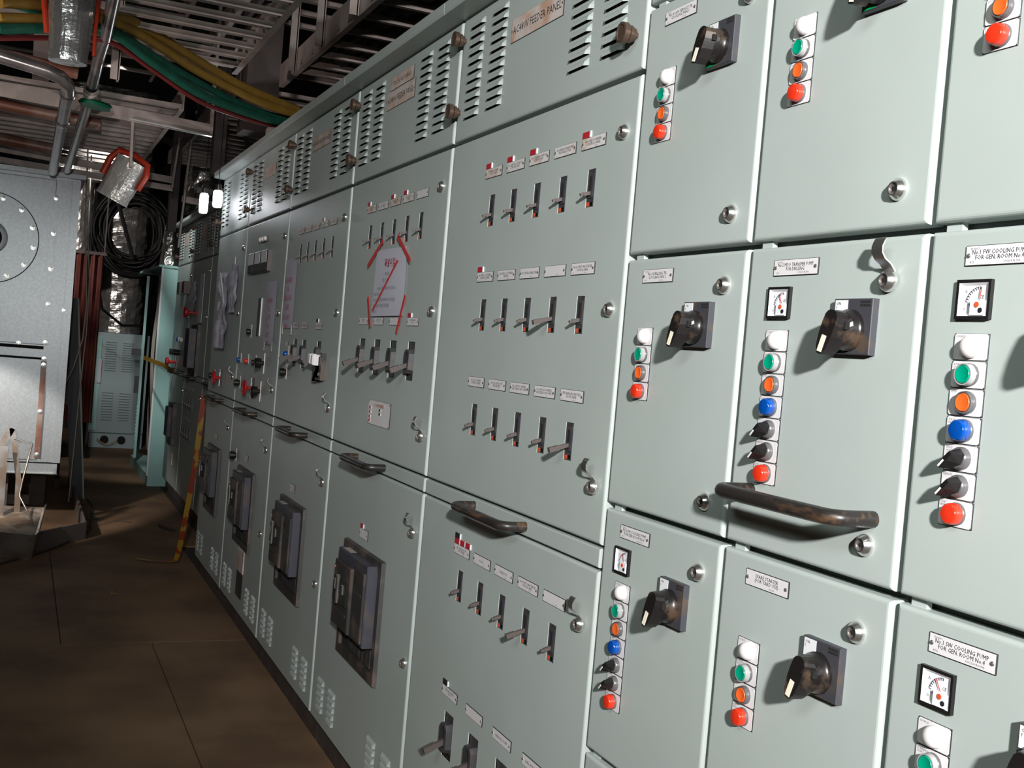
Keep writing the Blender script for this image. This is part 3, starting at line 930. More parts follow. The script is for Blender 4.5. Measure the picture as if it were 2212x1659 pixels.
nameplate(ud, -3.226, 2.142, w=.270, h=.056, lines=('AC480V FEEDER PANEL',), face='rusty_plate', lh=.0185)
ip = put('info_plate', plate_mesh(.219, .074, 'white_plate'), root, (-3.180, 0, 1.179))
put('title_bar', MB().box(-.05, .05, -.0027, -.0020, .018, .029).mesh('title_bar', 'rusty_plate'), ip, (-3.180, 0, 1.179))
put('lettering', text_mesh(['ABBREVIATION'], .09, .006, 'red_ink'), ip, (-3.180, -.0030, 1.2025))
for k, (dx, dz, c) in enumerate([(-.090, .013, 'label_red'), (-.090, .000, 'label_red'), (-.090, -.014, 'label_red'), (-.090, -.026, 'label_red'), (.010, .011, 'plate_core'), (.010, -.001, 'plate_core')]):
    put('colour_key', cached(('key', c), lambda c=c: MB().box(-.009, .006, -.0032, -.002, -.004, .004, 0).box(.006, .012, -.0032, -.002, -.004, .004, 1).mesh('colour_key', [c, 'label_white'])), ip, (-3.180 + dx, 0, 1.179 + dz))
for sx in (-1, 1):
    for sz in (-1, 1):
        put('screw', screw_mesh(), ip, (-3.180 + sx * .104, -.0022, 1.179 + sz * .032))
for x, z in ((-2.790, 1.82), (-2.786, 1.486)):
    lock(md, x, z)
hook(md, -2.786, 1.151)
hook(ld, -2.786, .891)
lock(ld, -2.775, .541)
pull_handle(rail, -3.368, -3.084, 1.0275)
acb(root, X[2] + .300, X[2] + .705, .404, .766)
nameplate(root, -3.231, .806, w=.085, h=.030, br='', tags=[('label_red', '')])
bottom_louvers(ld, X[2])

# ------------------------------------------------------------------ feeder cabinet 3
b3 = [-4.392, -4.273, -4.150, -4.026, -3.901]
bb3 = [-4.358, -4.208]
root, ud, md, rail, ld = feeder('grey-green feeder cabinet with a padlocked breaker and a narrow pink-lettered strip', X[3], X[2], [small_hole(x, 1.7225) for x in b3] + [big_hole(x, 1.327) for x in bb3 + [-3.975]], [])
for i, x in enumerate(b3):
    breaker(root, x, 1.7225)
    nameplate(root, x, 1.813, w=.09, lines=('No.%d FEEDER' % (i + 1), 'PANEL'), br='50A', face='rusty_plate' if i != 3 else 'dusty_plate', tags=[('label_red', '')] if i == 3 else [])
for i, x in enumerate(bb3 + [-3.975]):
    big_breaker(root, x, 1.327, lever='long' if i < 2 else 'short')
for x, i in ((-4.369, 0), (-4.217, 1), (-3.994, 2)):
    nameplate(root, x, 1.437, w=.092, h=.026, lines=('No.%d LIGHTING' % (i + 3), 'TRANSFORMER'), br='225A', face='dusty_plate', tags=[('plate_core', '')] if i == 2 else [])
# interlock bracket with padlock beside the third breaker
il = put('interlock_bracket', MB().prism([(-.060, .052), (-.030, .052), (-.030, .022), (-.022, .022), (-.022, -.058), (.062, -.058), (.062, .040), (.036, .040), (.036, -.050), (-.012, -.050), (-.012, -.066), (-.060, -.066)], 'y', -.018, 0).mesh('interlock_bracket', 'acb_black'), root, (-3.915, 0, 1.300))
put('padlock', MB().cbox(-.046, -.012, -.042, -.019, -.004, .034, .004).cbox(-.004, .026, -.042, -.019, -.006, .032, .004).mesh('padlock', 'pad_white'), il, (-3.915, 0, 1.300), label='white twin padlock blocks')
put('bolt', MB().lathe((.048, -.018, .030), (0, -1, 0), [(.006, 0), (.006, .005), (0, .006)], 8).lathe((.048, -.018, -.036), (0, -1, 0), [(.006, 0), (.006, .005), (0, .006)], 8).mesh('bolt', 'zinc', True), il, (-3.915, 0, 1.300))
p = nameplate(root, -4.503, 1.358, w=.05, h=.022, face='dusty_plate', screws=False)
def small_lamp(parent, x, z, m, plate=True, r=.0125):
    if plate:
        put('legend_plate', cached('slp', lambda: MB().box(-.012, .012, -.0018, 0, -.012, .034).mesh('legend_plate', 'dusty_plate')), parent, (x, 0, z))
    b = put('indicator_lamp', cached('slb', lambda: MB().lathe((0, 0, 0), (0, -1, 0), [(r, 0), (r, .006), (0, .006)], 14).mesh('indicator_lamp', 'bezel', True)), parent, (x, -.0018, z))
    put('lens', cached(('sll', m), lambda: MB().lathe((0, 0, 0), (0, -1, 0), [(r * .9, .006), (r * .9, .014), (r * .6, .019), (0, .0205)], 14).mesh('lens', m, True)), b, (x, -.0018, z))
small_lamp(root, -4.470, 1.318, 'lens_blue')
def small_knob(parent, x, z, out=.05, s=.017, m='black_plastic', name='selector_switch', plate=.034):
    o = put(name, cached(('skn', out, s, m), lambda: MB().lathe((0, 0, 0), (0, -1, 0), [(s * .7, 0), (s * .7, out * .3), (s, out * .32), (s * .92, out), (0, out)], 10).mesh(name, m, True)), parent, (x, -.0018, z))
    put('legend_plate', cached(('skp', plate), lambda: MB().box(-.011, .011, -.0018, 0, -plate * .8, plate).mesh('legend_plate', 'dusty_plate')), o, (x, 0, z))
    return o
small_knob(root, -4.480, 1.243, .026, .018)
for x, z in ((-3.752, 1.816), (-3.756, 1.485)):
    lock(md, x, z)
hook(md, -3.756, 1.153)
hook(ld, -3.756, .893)
lock(ld, -3.750, .538)
pull_handle(rail, -4.325, -4.045, 1.0275)
acb(root, X[3] + .300, X[3] + .700, .404, .766)
nameplate(root, -4.202, .808, w=.085, h=.030, face='dusty_plate')
bottom_louvers(ld, X[3])
nameplate(ud, -4.185, 2.143, w=.268, h=.054, lines=('AC480V FEEDER PANEL',), face='rusty_plate', lh=.0175)

# ------------------------------------------------------------------ cabinet 4 (meters and red pull knobs)
root, ud, md, rail, ld = feeder('grey-green cabinet with three square meters in a row on its upper door', X[4], X[3], [], [])
for k in range(3):
    xx = -5.335 + k * .155
    o = put('panel_meter', cached('pm', lambda: MB().cbox(-.072, .072, -.020, 0, -.048, .048, .003, 0).box(-.062, .060, -.0208, -.019, -.008, .042, 1).box(-.062, .060, -.0206, -.019, -.042, -.010, 2).mesh('panel_meter', ['black_plastic', 'dial', 'acb_black'])), root, (xx, 0, 1.722))
    put('side_cover', cached('pmc', lambda: MB().box(.0722, .0732, -.018, 0, -.046, .046).mesh('side_cover', 'lever_grey')), o, (xx, 0, 1.722))
for k in range(3):
    small_lamp(root, -5.18 + k * .055, 1.826, 'lens_white', plate=False)
ladder = put('annunciator_strip', MB().box(-.034, .034, -.004, 0, -.087, .087).mesh('annunciator_strip', 'black_plastic'), root, (-5.120, 0, 1.468))
for k in range(12):
    put('window', cached('annw', lambda: MB().box(-.028, .024, -.0052, -.0035, -.0045, .0045).mesh('window', 'lever_grey')), ladder, (-5.120, 0, 1.468 + .078 - k * .0142))
put('edge_trim', MB().box(.034, .039, -.0045, 0, -.087, .087).mesh('edge_trim', 'label_white'), ladder, (-5.120, 0, 1.468))
small_knob(root, -5.29, 1.398, .020, .015)
small_lamp(root, -5.500, 1.258, 'lens_blue')
small_lamp(root, -5.310, 1.258, 'lens_red')
small_knob(root, -5.13, 1.258, .016, .014)
def t_switch(parent, x, z):
    o = put('selector_switch', cached('tsw', lambda: MB().box(-.004, .004, -.004, 0, -.045, .045, 1).lathe((0, -.004, 0), (0, -1, 0), [(.010, 0), (.010, .012), (.022, .013), (.024, .036), (.018, .040), (0, .040)], 12, 0).mesh('selector_switch', ['black_plastic', 'dusty_plate'], True)), parent, (x, 0, z))
    return o
t_switch(root, -4.925, 1.262)
def pull_knob(parent, x, z):
    o = put('pull_switch', cached('pksw', lambda: MB().box(-.006, .006, -.010, 0, -.046, .046, 0).mesh('pull_switch', 'black_plastic')), parent, (x, 0, z))
    put('chrome_edge', cached('pkce', lambda: MB().box(-.009, -.006, -.014, 0, -.046, .030).mesh('chrome_edge', 'chrome')), o, (x, 0, z))
    put('red_knob', cached('pkk', lambda: MB().lathe((0, -.010, 0), (0, -1, 0), [(.008, 0), (.009, .022), (.018, .026), (.036, .030), (.037, .038), (.026, .044), (0, .045)], 18).mesh('red_knob', 'red_knob', True, 50)), o, (x, 0, z), label='red mushroom pull knob')
    put('tab', cached('pkt', lambda: MB().box(.060, .068, -.008, 0, .020, .045).mesh('tab', 'label_white')), o, (x - .10, 0, z))
    return o
pull_knob(root, -5.120, 1.140)
t_switch(root, -4.960, 1.135)
small_knob(root, -5.47, 1.146, .028, .018)
for x, z in ((-4.700, 1.814), (-4.705, 1.486)):
    lock(md, x, z)
hook(md, -4.705, 1.157)
hook(ld, -4.722, .898)
lock(ld, -4.715, .538)
pull_handle(rail, -5.275, -4.995, 1.0275)
acb(root, X[4] + .300, X[4] + .685, .410, .766)
nameplate(root, -5.154, .812, w=.085, h=.030, face='dusty_plate')
put('inspection_plate', MB().cbox(-.075, .075, -.004, 0, -.050, .050, .001).mesh('inspection_plate', 'rusty_plate'), root, (-5.100, 0, .344))
put('inspection_plate', MB().cbox(-.070, .070, -.004, 0, -.058, .058, .001).mesh('inspection_plate', 'acb_black'), root, (-5.090, 0, .235))
small_knob(root, -5.42, .795, .03, .022, 'black_plastic', 'cable_lug')
bottom_louvers(ld, X[4])
nameplate(ud, -5.13, 2.14, w=.262, h=.052, lines=(), face='rusty_plate', lh=.0165)

# ------------------------------------------------------------------ cabinet 5 (end of the near block)
root, ud, md, rail, ld = feeder('grey-green end cabinet with crumpled sheets hanging on its upper door', X[5], X[4], [], [])
for x, z in ((-5.648, 1.816), (-5.665, 1.487)):
    lock(md, x, z)
hook(md, -5.668, 1.165)
hook(ld, -5.672, .905)
pull_knob(root, -6.00, 1.142)
small_knob(root, -6.25, 1.142, .028, .018)
pull_handle(rail, -6.18, -5.90, 1.0275)
acb(root, X[5] + .235, X[5] + .620, .418, .774)
nameplate(root, -6.02, .825, w=.085, h=.030, face='dusty_plate')
bottom_louvers(ld, X[5], cols=(.085, .215, .600, .735))

# ------------------------------------------------------------------ far switchboard group, set back from the front line
YF = 0.21
FX = [-7.10, -8.05, -9.00, -9.93]
FAR_LABELS = ['grey-green cabinet half hidden just past the end of the near block',
              'grey-green far cabinet with a white sheet beside its red knob',
              'grey-green far cabinet touching the mint-green cubicle']
for k in range(3):
    x0, x1 = FX[k + 1], FX[k]
    root, ud, md, rail, ld = feeder(FAR_LABELS[k], x0, x1, [], [], YF, clamps=[(x0 + .03, 2.185), (x0 + .03, 2.0)])
    pull_h = pull_handle(rail, x0 + .32, x0 + .60, 1.0275)
    pull_h.location.y = 0
    put('nameplate', plate_mesh(.25, .10, 'rusty_plate'), ud, ((x0 + x1) / 2, YF, 2.12))
    lock(md, x1 - .05, 1.816, YF); lock(md, x1 - .05, 1.486, YF)
    l = lock(ld, x1 - .05, .90, YF)
    if k == 2:
        for q in range(2):
            put('panel_meter', cached('pm2', lambda: MB().cbox(-.06, .06, -.05, 0, -.05, .05, .004, 0).box(.06, .064, -.048, 0, -.048, .048, 1).mesh('panel_meter', ['black_plastic', 'lever_grey'])), root, (-9.44 + q * .30, YF, 1.718))
        for q, m in enumerate(('lens_blue', 'lens_white', 'lens_white')):
            o = put('indicator_lamp', cached(('fl', m), lambda: MB().lathe((0, 0, 0), (0, -1, 0), [(.02, 0), (.02, .02), (0, .025)], 10).mesh('indicator_lamp', m, True)), root, (-9.50 + q * .10, YF, 1.298))
        for q in range(3):
            put('selector_switch', cached('fsel', lambda: MB().lathe((0, 0, 0), (0, -1, 0), [(.022, 0), (.025, .05), (0, .05)], 10).mesh('selector_switch', 'black_plastic', True)), root, (-9.66 + q * .14, YF, 1.19))
        put('pull_switch', MB().lathe((0, 0, 0), (0, -1, 0), [(.012, 0), (.012, .05), (.036, .06), (.036, .08), (0, .085)], 14).mesh('pull_switch', 'red_knob', True), root, (-9.62, YF, 1.105))
        acb(root, -9.60, -9.28, .42, .78) if False else None
        put('escutcheon', MB().box(-.14, .14, -.03, 0, -.17, .17, 0).box(-.10, .10, -.06, -.03, -.10, .14, 1).mesh('escutcheon', ['acb_black', 'acb_grey']), root, (-9.45, YF, .60))
        put('inspection_plate', MB().box(-.07, .07, -.004, 0, -.05, .05).mesh('inspection_plate', 'rusty_plate'), root, (-9.42, YF, .32))
    if k == 1:
        put('pull_switch', MB().lathe((0, 0, 0), (0, -1, 0), [(.012, 0), (.012, .06), (.040, .07), (.040, .09), (0, .095)], 14).mesh('pull_switch', 'red_knob', True), root, (-8.62, YF, 1.515))
        put('escutcheon', MB().box(-.17, .17, -.02, 0, -.19, .19, 0).box(-.10, .11, -.07, -.02, -.13, .16, 1).mesh('escutcheon', ['acb_black', 'acb_grey']), root, (-8.52, YF, 1.235))
        for zz in (.83, .60):
            for q in range(4):
                put('circuit_breaker', cached('fbk', lambda: MB().box(-.017, .017, -.012, 0, -.045, .045, 0).box(-.006, .006, -.03, -.01, -.02, -.005, 1).mesh('circuit_breaker', ['breaker_grey', 'lever_grey'])), root, (-8.86 + q * .13, YF, zz))
                put('nameplate', plate_mesh(.09, .022, 'white_plate'), root, (-8.86 + q * .13, YF, zz + .11))

# ------------------------------------------------------------------ starter units of the motor control centre
ZU = [2.487, 2.034, 1.581, 1.128, 0.675, 0.222]
COLX = {'A': (-1.767, -1.395), 'B': (-1.395, -1.032), 'C': (-1.032, -0.669)}
fr = thing('starter_cabinet', 'grey-green frame that carries the starter units', 'cabinet', (-1.767, 0, 0))
put('carcass', MB().box(.002, 1.098, .029, .62, ZB, 2.50).mesh('carcass', 'paint_dark'), fr, (-1.767, 0, 0))
put('plinth', MB().box(.002, 1.098, .035, .56, 0, ZB).mesh('plinth', 'steel_dark'), fr, (-1.767, 0, 0))
UG = .011


def unit_door(w, h):
    return cached(('unit', round(w, 4), round(h, 4)), lambda: door_mesh(w, h, r=.006, depth=.028))


for c in 'BC':
    for zt, zb in ((ZU[0], ZU[1]), (ZU[4], ZU[5])):
        x0, x1 = COLX[c]
        put('blank_door', unit_door(x1 - x0 - UG, zt - zb - UG), fr, (x0 + UG * .6, 0, zb + UG * .5))
for c in 'ABC':
    x0, x1 = COLX[c]
    put('skirt_panel', unit_door(x1 - x0 - UG, ZU[5] - ZB - UG), fr, (x0 + UG * .6, 0, ZB + UG * .5))

UNITS = {
    ('A', 0): ('blank top starter door above the first cooling fan unit', None, '', False),
    ('A', 1): ('starter unit for the service transformer cooling fan, four buttons and a turning switch', ('No.4 600V SERVICE TR.', 'COOLING FAN 1'), 'wgor', False),
    ('A', 2): ('starter unit for the drilling transformer cooling fan, below the service fan unit', ('No.4 DRILLING TR.', 'COOLING FAN 2'), 'wgor', False),
    ('A', 3): ('starter unit marked No.2 FW cooling pump, with a small ammeter', ('No.2 FW COOLING PUMP', 'FOR GEN. ROOM No.4'), 'wgobstr', True),
    ('A', 4): ('bottom starter door under the No.2 FW cooling pump unit', None, '', False),
    ('B', 1): ('starter unit above the MDO transfer pump unit, its switch cut by the top edge', None, 'wgor', False),
    ('B', 2): ('starter unit marked No.2 MDO transfer pump, crossed by the big black handle', ('No.2 MDO TRANSFER PUMP', 'FOR DRILLING'), 'wgobstr', True),
    ('B', 3): ('starter unit marked spare starter for yard use', ('SPARE STARTER', '(FOR YARD USE)'), 'wgor', False),
    ('C', 1): ('starter unit at the upper right corner with only orange and red buttons showing', None, 'wgor', False),
    ('C', 2): ('starter unit marked No.1 FW cooling pump, at the right edge', ('No.1 FW COOLING PUMP', 'FOR GEN. ROOM No.4'), 'wgobstr', True),
    ('C', 3): ('starter unit marked No.1 SW cooling pump, at the lower right corner', ('No.1 SW COOLING PUMP', 'FOR GEN. ROOM No.4'), 'wgobstr', True),
}
SMALL = {('A', 1): ('PL04501', 'RT2', '100/16A'), ('A', 2): ('PL04502', 'RT2', '100/16A'), ('A', 3): ('PL05038', 'RTS', '100/25A IR:20A'), ('B', 2): ('PL04503', 'RTS', '100/25A IR:25A)'),
         ('B', 3): (None, None, '100/16A'), ('C', 2): ('PL05037', 'RTS', '100/25A IR:20A'), ('C', 3): ('PL05001', 'RTSS', '160/125A IR:100A)')}
OFF = {'A': (.090, .116, .083, .258, .317), 'B': (.088, .117, .088, .253, .306), 'C': (.084, .113, .083, .241, .306)}
for (c, r), (label, name, codes, meter) in UNITS.items():
    x0, x1 = COLX[c]; zt, zb = ZU[r], ZU[r + 1]
    o = thing('starter_unit', label, 'cabinet', (x0, 0, zb), 'starter units')
    d = put('door', unit_door(x1 - x0 - UG, zt - zb - UG), o, (x0 + UG * .6, 0, zb + UG * .5))
    s, pn, mt, rt, lk = OFF[c]
    lock(d, x0 + lk, zb + .053)
    if r > 0 and not (c == 'B' and r == 2) and r < 4:
        lock(d, x0 + lk, zt - .059)
    for hx in (.030,):
        put('hinge', cached('hinge', lambda: MB().box(-.012, .012, .011, .020, -.006, .006).mesh('hinge', 'paint')), d, (x0 + hx, 0, zb))
    if not codes:
        continue
    control_strip(o, x0 + s, zt - .127, codes)
    rotary(o, x0 + rt, zt - .122)
    if name:
        tl, bl, br = SMALL[(c, r)]
        nameplate(o, x0 + pn, zt - .0375, lines=name, tl=tl, bl=bl, br=br)
    else:
        nameplate(o, x0 + pn, zt - .0375)
    if meter:
        ammeter(o, x0 + mt, zt - .0885, {('C', 2): 84, ('C', 3): 118, ('B', 2): 112, ('A', 3): 108}[(c, r)])
    if (c, r) == ('B', 2):
        hook(d, x0 + .307, zt - .063)
        pull_handle(o, -1.337, -1.080, 1.2155, .062, .0108)

# ------------------------------------------------------------------ sheets and tape on the doors
def quad_sheet(mb, pts, y0, y1, mi=0, bulge=0.0, n=8):
    """thin sheet between two left-right pairs of x,z corners, slightly bowed"""
    (ax, az), (bx, bz), (cx, cz), (dx, dz) = pts  # tl tr br bl
    rows = []
    for i in range(n + 1):
        t = i / n; row = []
        for j in range(n + 1):
            u = j / n
            x = (ax * (1 - u) + bx * u) * (1 - t) + (dx * (1 - u) + cx * u) * t
            z = (az * (1 - u) + bz * u) * (1 - t) + (dz * (1 - u) + cz * u) * t
            row.append((x, y0 - bulge * math.sin(math.pi * t) * math.sin(math.pi * u), z))
        rows.append(row)
    for i in range(n):
        for j in range(n):
            mb.face([rows[i + 1][j], rows[i + 1][j + 1], rows[i][j + 1], rows[i][j]], mi)
            a = [rows[i][j], rows[i][j + 1], rows[i + 1][j + 1], rows[i + 1][j]]
            mb.face([(p[0], p[1] + (y1 - y0), p[2]) for p in a], mi)


sh = thing('warning_sheet', 'white laminated warning sheet with red strike line, held by four red tapes', 'paper', (-3.18, 0, 1.472))
mb = MB(); quad_sheet(mb, [(-3.322, 1.676), (-3.030, 1.674), (-3.022, 1.474), (-3.332, 1.472)], -.006, -.0052, 0, .004)
put('sheet', mb.mesh('sheet', 'paper', True), sh, (0, 0, 0))
yt = -.0112
put('lettering', text_mesh(['폭발위험'], .145, .021, 'red_ink'), sh, (-3.165, yt, 1.633))
put('lettering', text_mesh(['충전중'], .05, .010, 'ink_grey'), sh, (-3.185, yt, 1.600), label='small grey heading')
put('lettering', text_mesh(['(접 근 금 지)'], .08, .009, 'ink_grey'), sh, (-3.19, yt, 1.580))
for k, s in enumerate(['배전반에 전원이 투입되어 위험하오니', '관계자외에는', '절대로 문을 열거나 조작하지 마시고 작업중인', '모든 작업자는 안전사고에 주의를', '바랍니다']):
    put('lettering', text_mesh([s], .24, .0085, 'ink_grey', align='LEFT'), sh, (-3.305 + (.035 if k == 0 else 0), yt, 1.557 - k * .0172))
mb = MB()
for o_ in (-.004, .004):
    mb.bar((-3.088 + o_, -.0118, 1.636), (-3.302 + o_, -.0118, 1.490), .0042, .0006, 0, up=(0, 1, 0))
put('strike_line', mb.mesh('strike_line', 'tape_red'), sh, (0, 0, 0), label='double red strike line')
for (a, b) in (((-3.258, 1.704), (-3.405, 1.631)), ((-3.120, 1.709), (-2.985, 1.628)), ((-3.372, 1.533), (-3.325, 1.438)), ((-3.004, 1.532), (-3.058, 1.424))):
    put('tape', MB().bar((a[0], -.0085, a[1]), (b[0], -.0085, b[1]), .0145, .0008, 0, up=(0, 1, 0)).mesh('tape', 'tape_red'), sh, (0, 0, 0))


def strip_sheet(label, xl, xr, zt, zb, lines, y=-.006, tails=True, lean=0.0, m='paper_pink', ink='pink_ink', z_text=None):
    o = thing('paper_strip', label, 'paper', ((xl + xr) / 2, y, zb), 'paper strips on the doors')
    mb = MB(); quad_sheet(mb, [(xl + lean, zt), (xr + lean, zt), (xr, zb), (xl, zb)], y, y + .0006, 0, .004)
    put('sheet', mb.mesh('sheet', m, True), o, (0, 0, 0))
    for k, s in enumerate(lines):
        put('lettering', text_mesh([s], (xr - xl) * .75, .022, ink), o, ((xl + xr) / 2 + lean * .5, y - .0058, zt - (zt - zb) * (.17 + .135 * k)))
    if tails:
        for xx in (xl + .02, xr - .02):
            put('tape', MB().box(xx - .012, xx + .012, y - .001, y + .001, zb - .028, zb + .012).mesh('tape', 'tape_clear'), o, (0, 0, 0))
    return o


strip_sheet('mauve paper strip with pink writing on the padlocked feeder cabinet', -4.615, -4.410, 1.706, 1.424, ['!', 'DANGER', 'IN', '(DRILLING', '(LIVE)', 'DO NOT', 'OPEN'])
strip_sheet('mauve paper strip with pink writing under the three square meters', -4.965, -4.760, 1.625, 1.348, ['!', 'DANGER', 'IN', '(LIVE)', 'DO', 'NOT', 'OPEN'])
o = thing('crumpled_sheet', 'crumpled clear sleeve holding papers, left on the end cabinet', 'paper', (-6.05, -.01, 1.30))
random.seed(4)
def crumple(xl, xr, zt, zb, y, amp, seed, nx=8, nz=16):
    mb = MB(); P = []
    for i in range(nz + 1):
        row = []
        for j in range(nx + 1):
            u, t = j / nx, i / nz
            x = xl + (xr - xl) * u + .02 * noise.noise(Vector((t * 4, u, seed)))
            z = zt + (zb - zt) * t
            row.append((x, y - amp * (.5 + noise.noise(Vector((u * 3, t * 5, seed + 3)))) - amp * .3, z))
        P.append(row)
    for i in range(nz):
        for j in range(nx):
            mb.face([P[i + 1][j], P[i + 1][j + 1], P[i][j + 1], P[i][j]])
            mb.face([(p[0], p[1] + .001, p[2]) for p in (P[i][j], P[i][j + 1], P[i + 1][j + 1], P[i + 1][j])])
    return mb
put('sleeve', crumple(-6.14, -5.87, 1.70, 1.30, -.012, .022, 1.0).mesh('sleeve', 'paper_pink', True, 60), o, (0, 0, 0))
put('white_edge', MB().bar((-6.08, -.04, 1.69), (-5.93, -.035, 1.53), .035, .002, 0, up=(0, 1, 0)).mesh('white_edge', 'label_white'), o, (0, 0, 0))
o = thing('crumpled_sheet', 'mauve sheet hung beside the crumpled sleeve on the end cabinet', 'paper', (-5.76, -.01, 1.49))
put('sheet', crumple(-5.86, -5.68, 1.74, 1.49, -.008, .014, 7.0).mesh('sheet', 'paper_pink', True, 60), o, (0, 0, 0))
put('tape', MB().box(-5.80, -5.76, -.022, -.018, 1.735, 1.775).mesh('tape', 'tape_clear'), o, (0, 0, 0))
o = tag(put('paper_sheet', MB().box(-8.40, -8.22, YF - .02, YF - .018, 1.44, 1.80).mesh('paper_sheet', 'label_white'), None, (0, 0, 0)), 'white sheet on the far cabinet right of the red knob', 'paper')
o = tag(put('paper_sheet', crumple(-8.86, -8.55, 1.75, 1.50, YF - .012, .02, 3.0).mesh('paper_sheet', 'paper_pink', True), None, (0, 0, 0)), 'grey crumpled sheet on the far cabinet left of the red knob', 'paper')

# barrier tape
tp = thing('barrier_tape', 'yellow and red barrier tape hanging from the end cabinet to the floor', 'tape', (-6.7, -.1, 0))
hang = [(-6.47, -.015, 1.02), (-6.48, -.02, .85), (-6.50, -.03, .60), (-6.53, -.05, .35), (-6.60, -.06, .15), (-6.66, -.07, .03)]
lay = [(-6.66, -.07, .030), (-6.70, -.12, .012), (-6.75, -.20, .008), (-6.80, -.28, .010)]
put('hanging_length', MB().ribbon(hang, (.0, .030, 0), .0012).mesh('hanging_length', 'tape_yellow', True, 60), tp, (0, 0, 0))
put('trailing_length', MB().ribbon(lay, (.050, .012, 0), .0012).mesh('trailing_length', 'tape_yellow', True, 60), tp, (0, 0, 0))
tag(put('barrier_tape', MB().ribbon([(-9.85, -.02, 1.115), (-9.6, YF - .10, 1.075), (-9.35, YF - .07, 1.05), (-9.2, YF - .06, 1.045)], (0, 0, .035), .002).mesh('barrier_tape', 'cable_yellow', True, 60)), 'orange-yellow tape tied to the far cabinet handle beside the mint cubicle', 'tape')

# ------------------------------------------------------------------ mint-green cubicle with its door open
tc = thing('control_cubicle', 'mint-green control cubicle with its louvred door open', 'cabinet', (-10.0, .1, 0))
put('side_panel', MB().box(-10.03, -10.0, .098, .60, .0, 1.905).mesh('side_panel', 'teal'), tc, (0, 0, 0))
put('plinth', MB().box(-11.6, -9.998, .10, .60, 0, .09).mesh('plinth', 'teal'), tc, (0, 0, 0))
put('top', MB().box(-11.65, -9.985, .06, .62, 1.905, 1.925).mesh('top', 'teal'), tc, (0, 0, 0))
put('rear', MB().box(-11.6, -10.03, .52, .55, .09, 1.905).mesh('rear', 'wall_dark'), tc, (0, 0, 0))
put('lifting_eye', MB().tube([(-10.1 + .0, .15 + .035 * math.cos(t), 1.965 + .042 * math.sin(t)) for t in [2 * math.pi * k / 14 for k in range(15)]], .012, 8).mesh('lifting_eye', 'zinc', True), tc, (0, 0, 0))
put('cable_trunking', MB().box(-10.9, -10.4, .16, .20, .25, 1.88).mesh('cable_trunking', 'cable_grey'), tc, (0, 0, 0))
put('door_jamb', MB().box(-10.035, -9.995, .086, .100, .09, 1.905).mesh('door_jamb', 'label_white'), tc, (0, 0, 0))
for k, z in enumerate((1.52, 1.13, .75, .48)):
    put('bracket', MB().bar((-10.2, .12, z), (-10.5, .20, z - .03), .03, .03).mesh('bracket', 'cable_black'), tc, (0, 0, 0))
random.seed(2)
for k in range(3):
    yy = .12 + .015 * k
    put('wiring_loom', MB().tube([(-10.35 - .1 * k, yy + .02 * math.sin(z * 4 + k), z) for z in [1.85 - .1 * i for i in range(17)]], .016, 6).mesh('wiring_loom', ['cable_grey', 'cable_black', 'cable_grey'][k], True), tc, (0, 0, 0))
dr = put('door', MB().box(0, .62, -.012, .012, .13, 1.86).mesh('door', 'teal'), tc, (-11.62, .165, 0), rot=(0, 0, math.radians(-8)))
for k in range(22):
    z = 1.22 - k * .024 if k < 12 else .62 - (k - 12) * .034
    q = bpy.data.objects.new('louver', cached('tlv', lambda: MB().prism([(-.013, 0), (-.026, -.010), (-.013, -.012)], 'x', .05, .57).mesh('louver', 'teal')))
    COL.objects.link(q); q.parent = dr; q.location = (0, 0, z)
q = bpy.data.objects.new('handle', MB().box(.50, .54, -.06, -.012, .74, .90).mesh('handle', 'black_plastic')); COL.objects.link(q); q.parent = dr
q = bpy.data.objects.new('latch', MB().box(.42, .60, -.10, -.012, 1.10, 1.16).mesh('latch', 'black_plastic')); COL.objects.link(q); q.parent = dr

# ------------------------------------------------------------------ louvred grey cabinet at the end of the aisle
bc = thing('louvred_cabinet', 'grey louvred cabinet standing at the end of the aisle below the foil wrapping', 'cabinet', (-13.0, 0, 0))
put('body', MB().box(-13.6, -13.0, -.235, .34, .17, 1.28).mesh('body', 'back_grey'), bc, (0, 0, 0))
put('plinth', MB().box(-13.6, -13.02, -.22, .34, 0, .165).mesh('plinth', 'back_grey'), bc, (0, 0, 0))
put('side_frame', MB().box(-13.004, -12.99, -.235, -.16, .19, 1.24).mesh('side_frame', 'teal'), bc, (0, 0, 0))
for (ya, yb) in ((-.12, .00), (.06, .17)):
    for zt, n, dz in ((1.18, 13, .026), (.62, 11, .030)):
        for k in range(n):
            put('louver', cached('blv', lambda: MB().prism([(0, .006), (.012, -.006), (0, -.006)], 'y', 0, .115).mesh('louver', 'back_grey')), bc, (-13.0, ya, zt - k * dz))
for yy in (-.06, .12):
    put('cable_gland', MB().lathe((-13.02, yy, .09), (1, 0, 0), [(.045, 0), (.045, .012), (.036, .014), (0, .014)], 14).mesh('cable_gland', 'void'), bc, (0, 0, 0))
put('earth_wire', MB().tube([(-12.98, -.14 + .22 * k / 8, .10 - .055 * math.sin(math.pi * k / 8)) for k in range(9)], .006, 6).mesh('earth_wire', 'cable_yellow', True), bc, (0, 0, 0))
put('label_holder', MB().box(-12.99, -12.975, -.19, -.15, .72, .98).mesh('label_holder', 'paper_pink'), bc, (0, 0, 0))

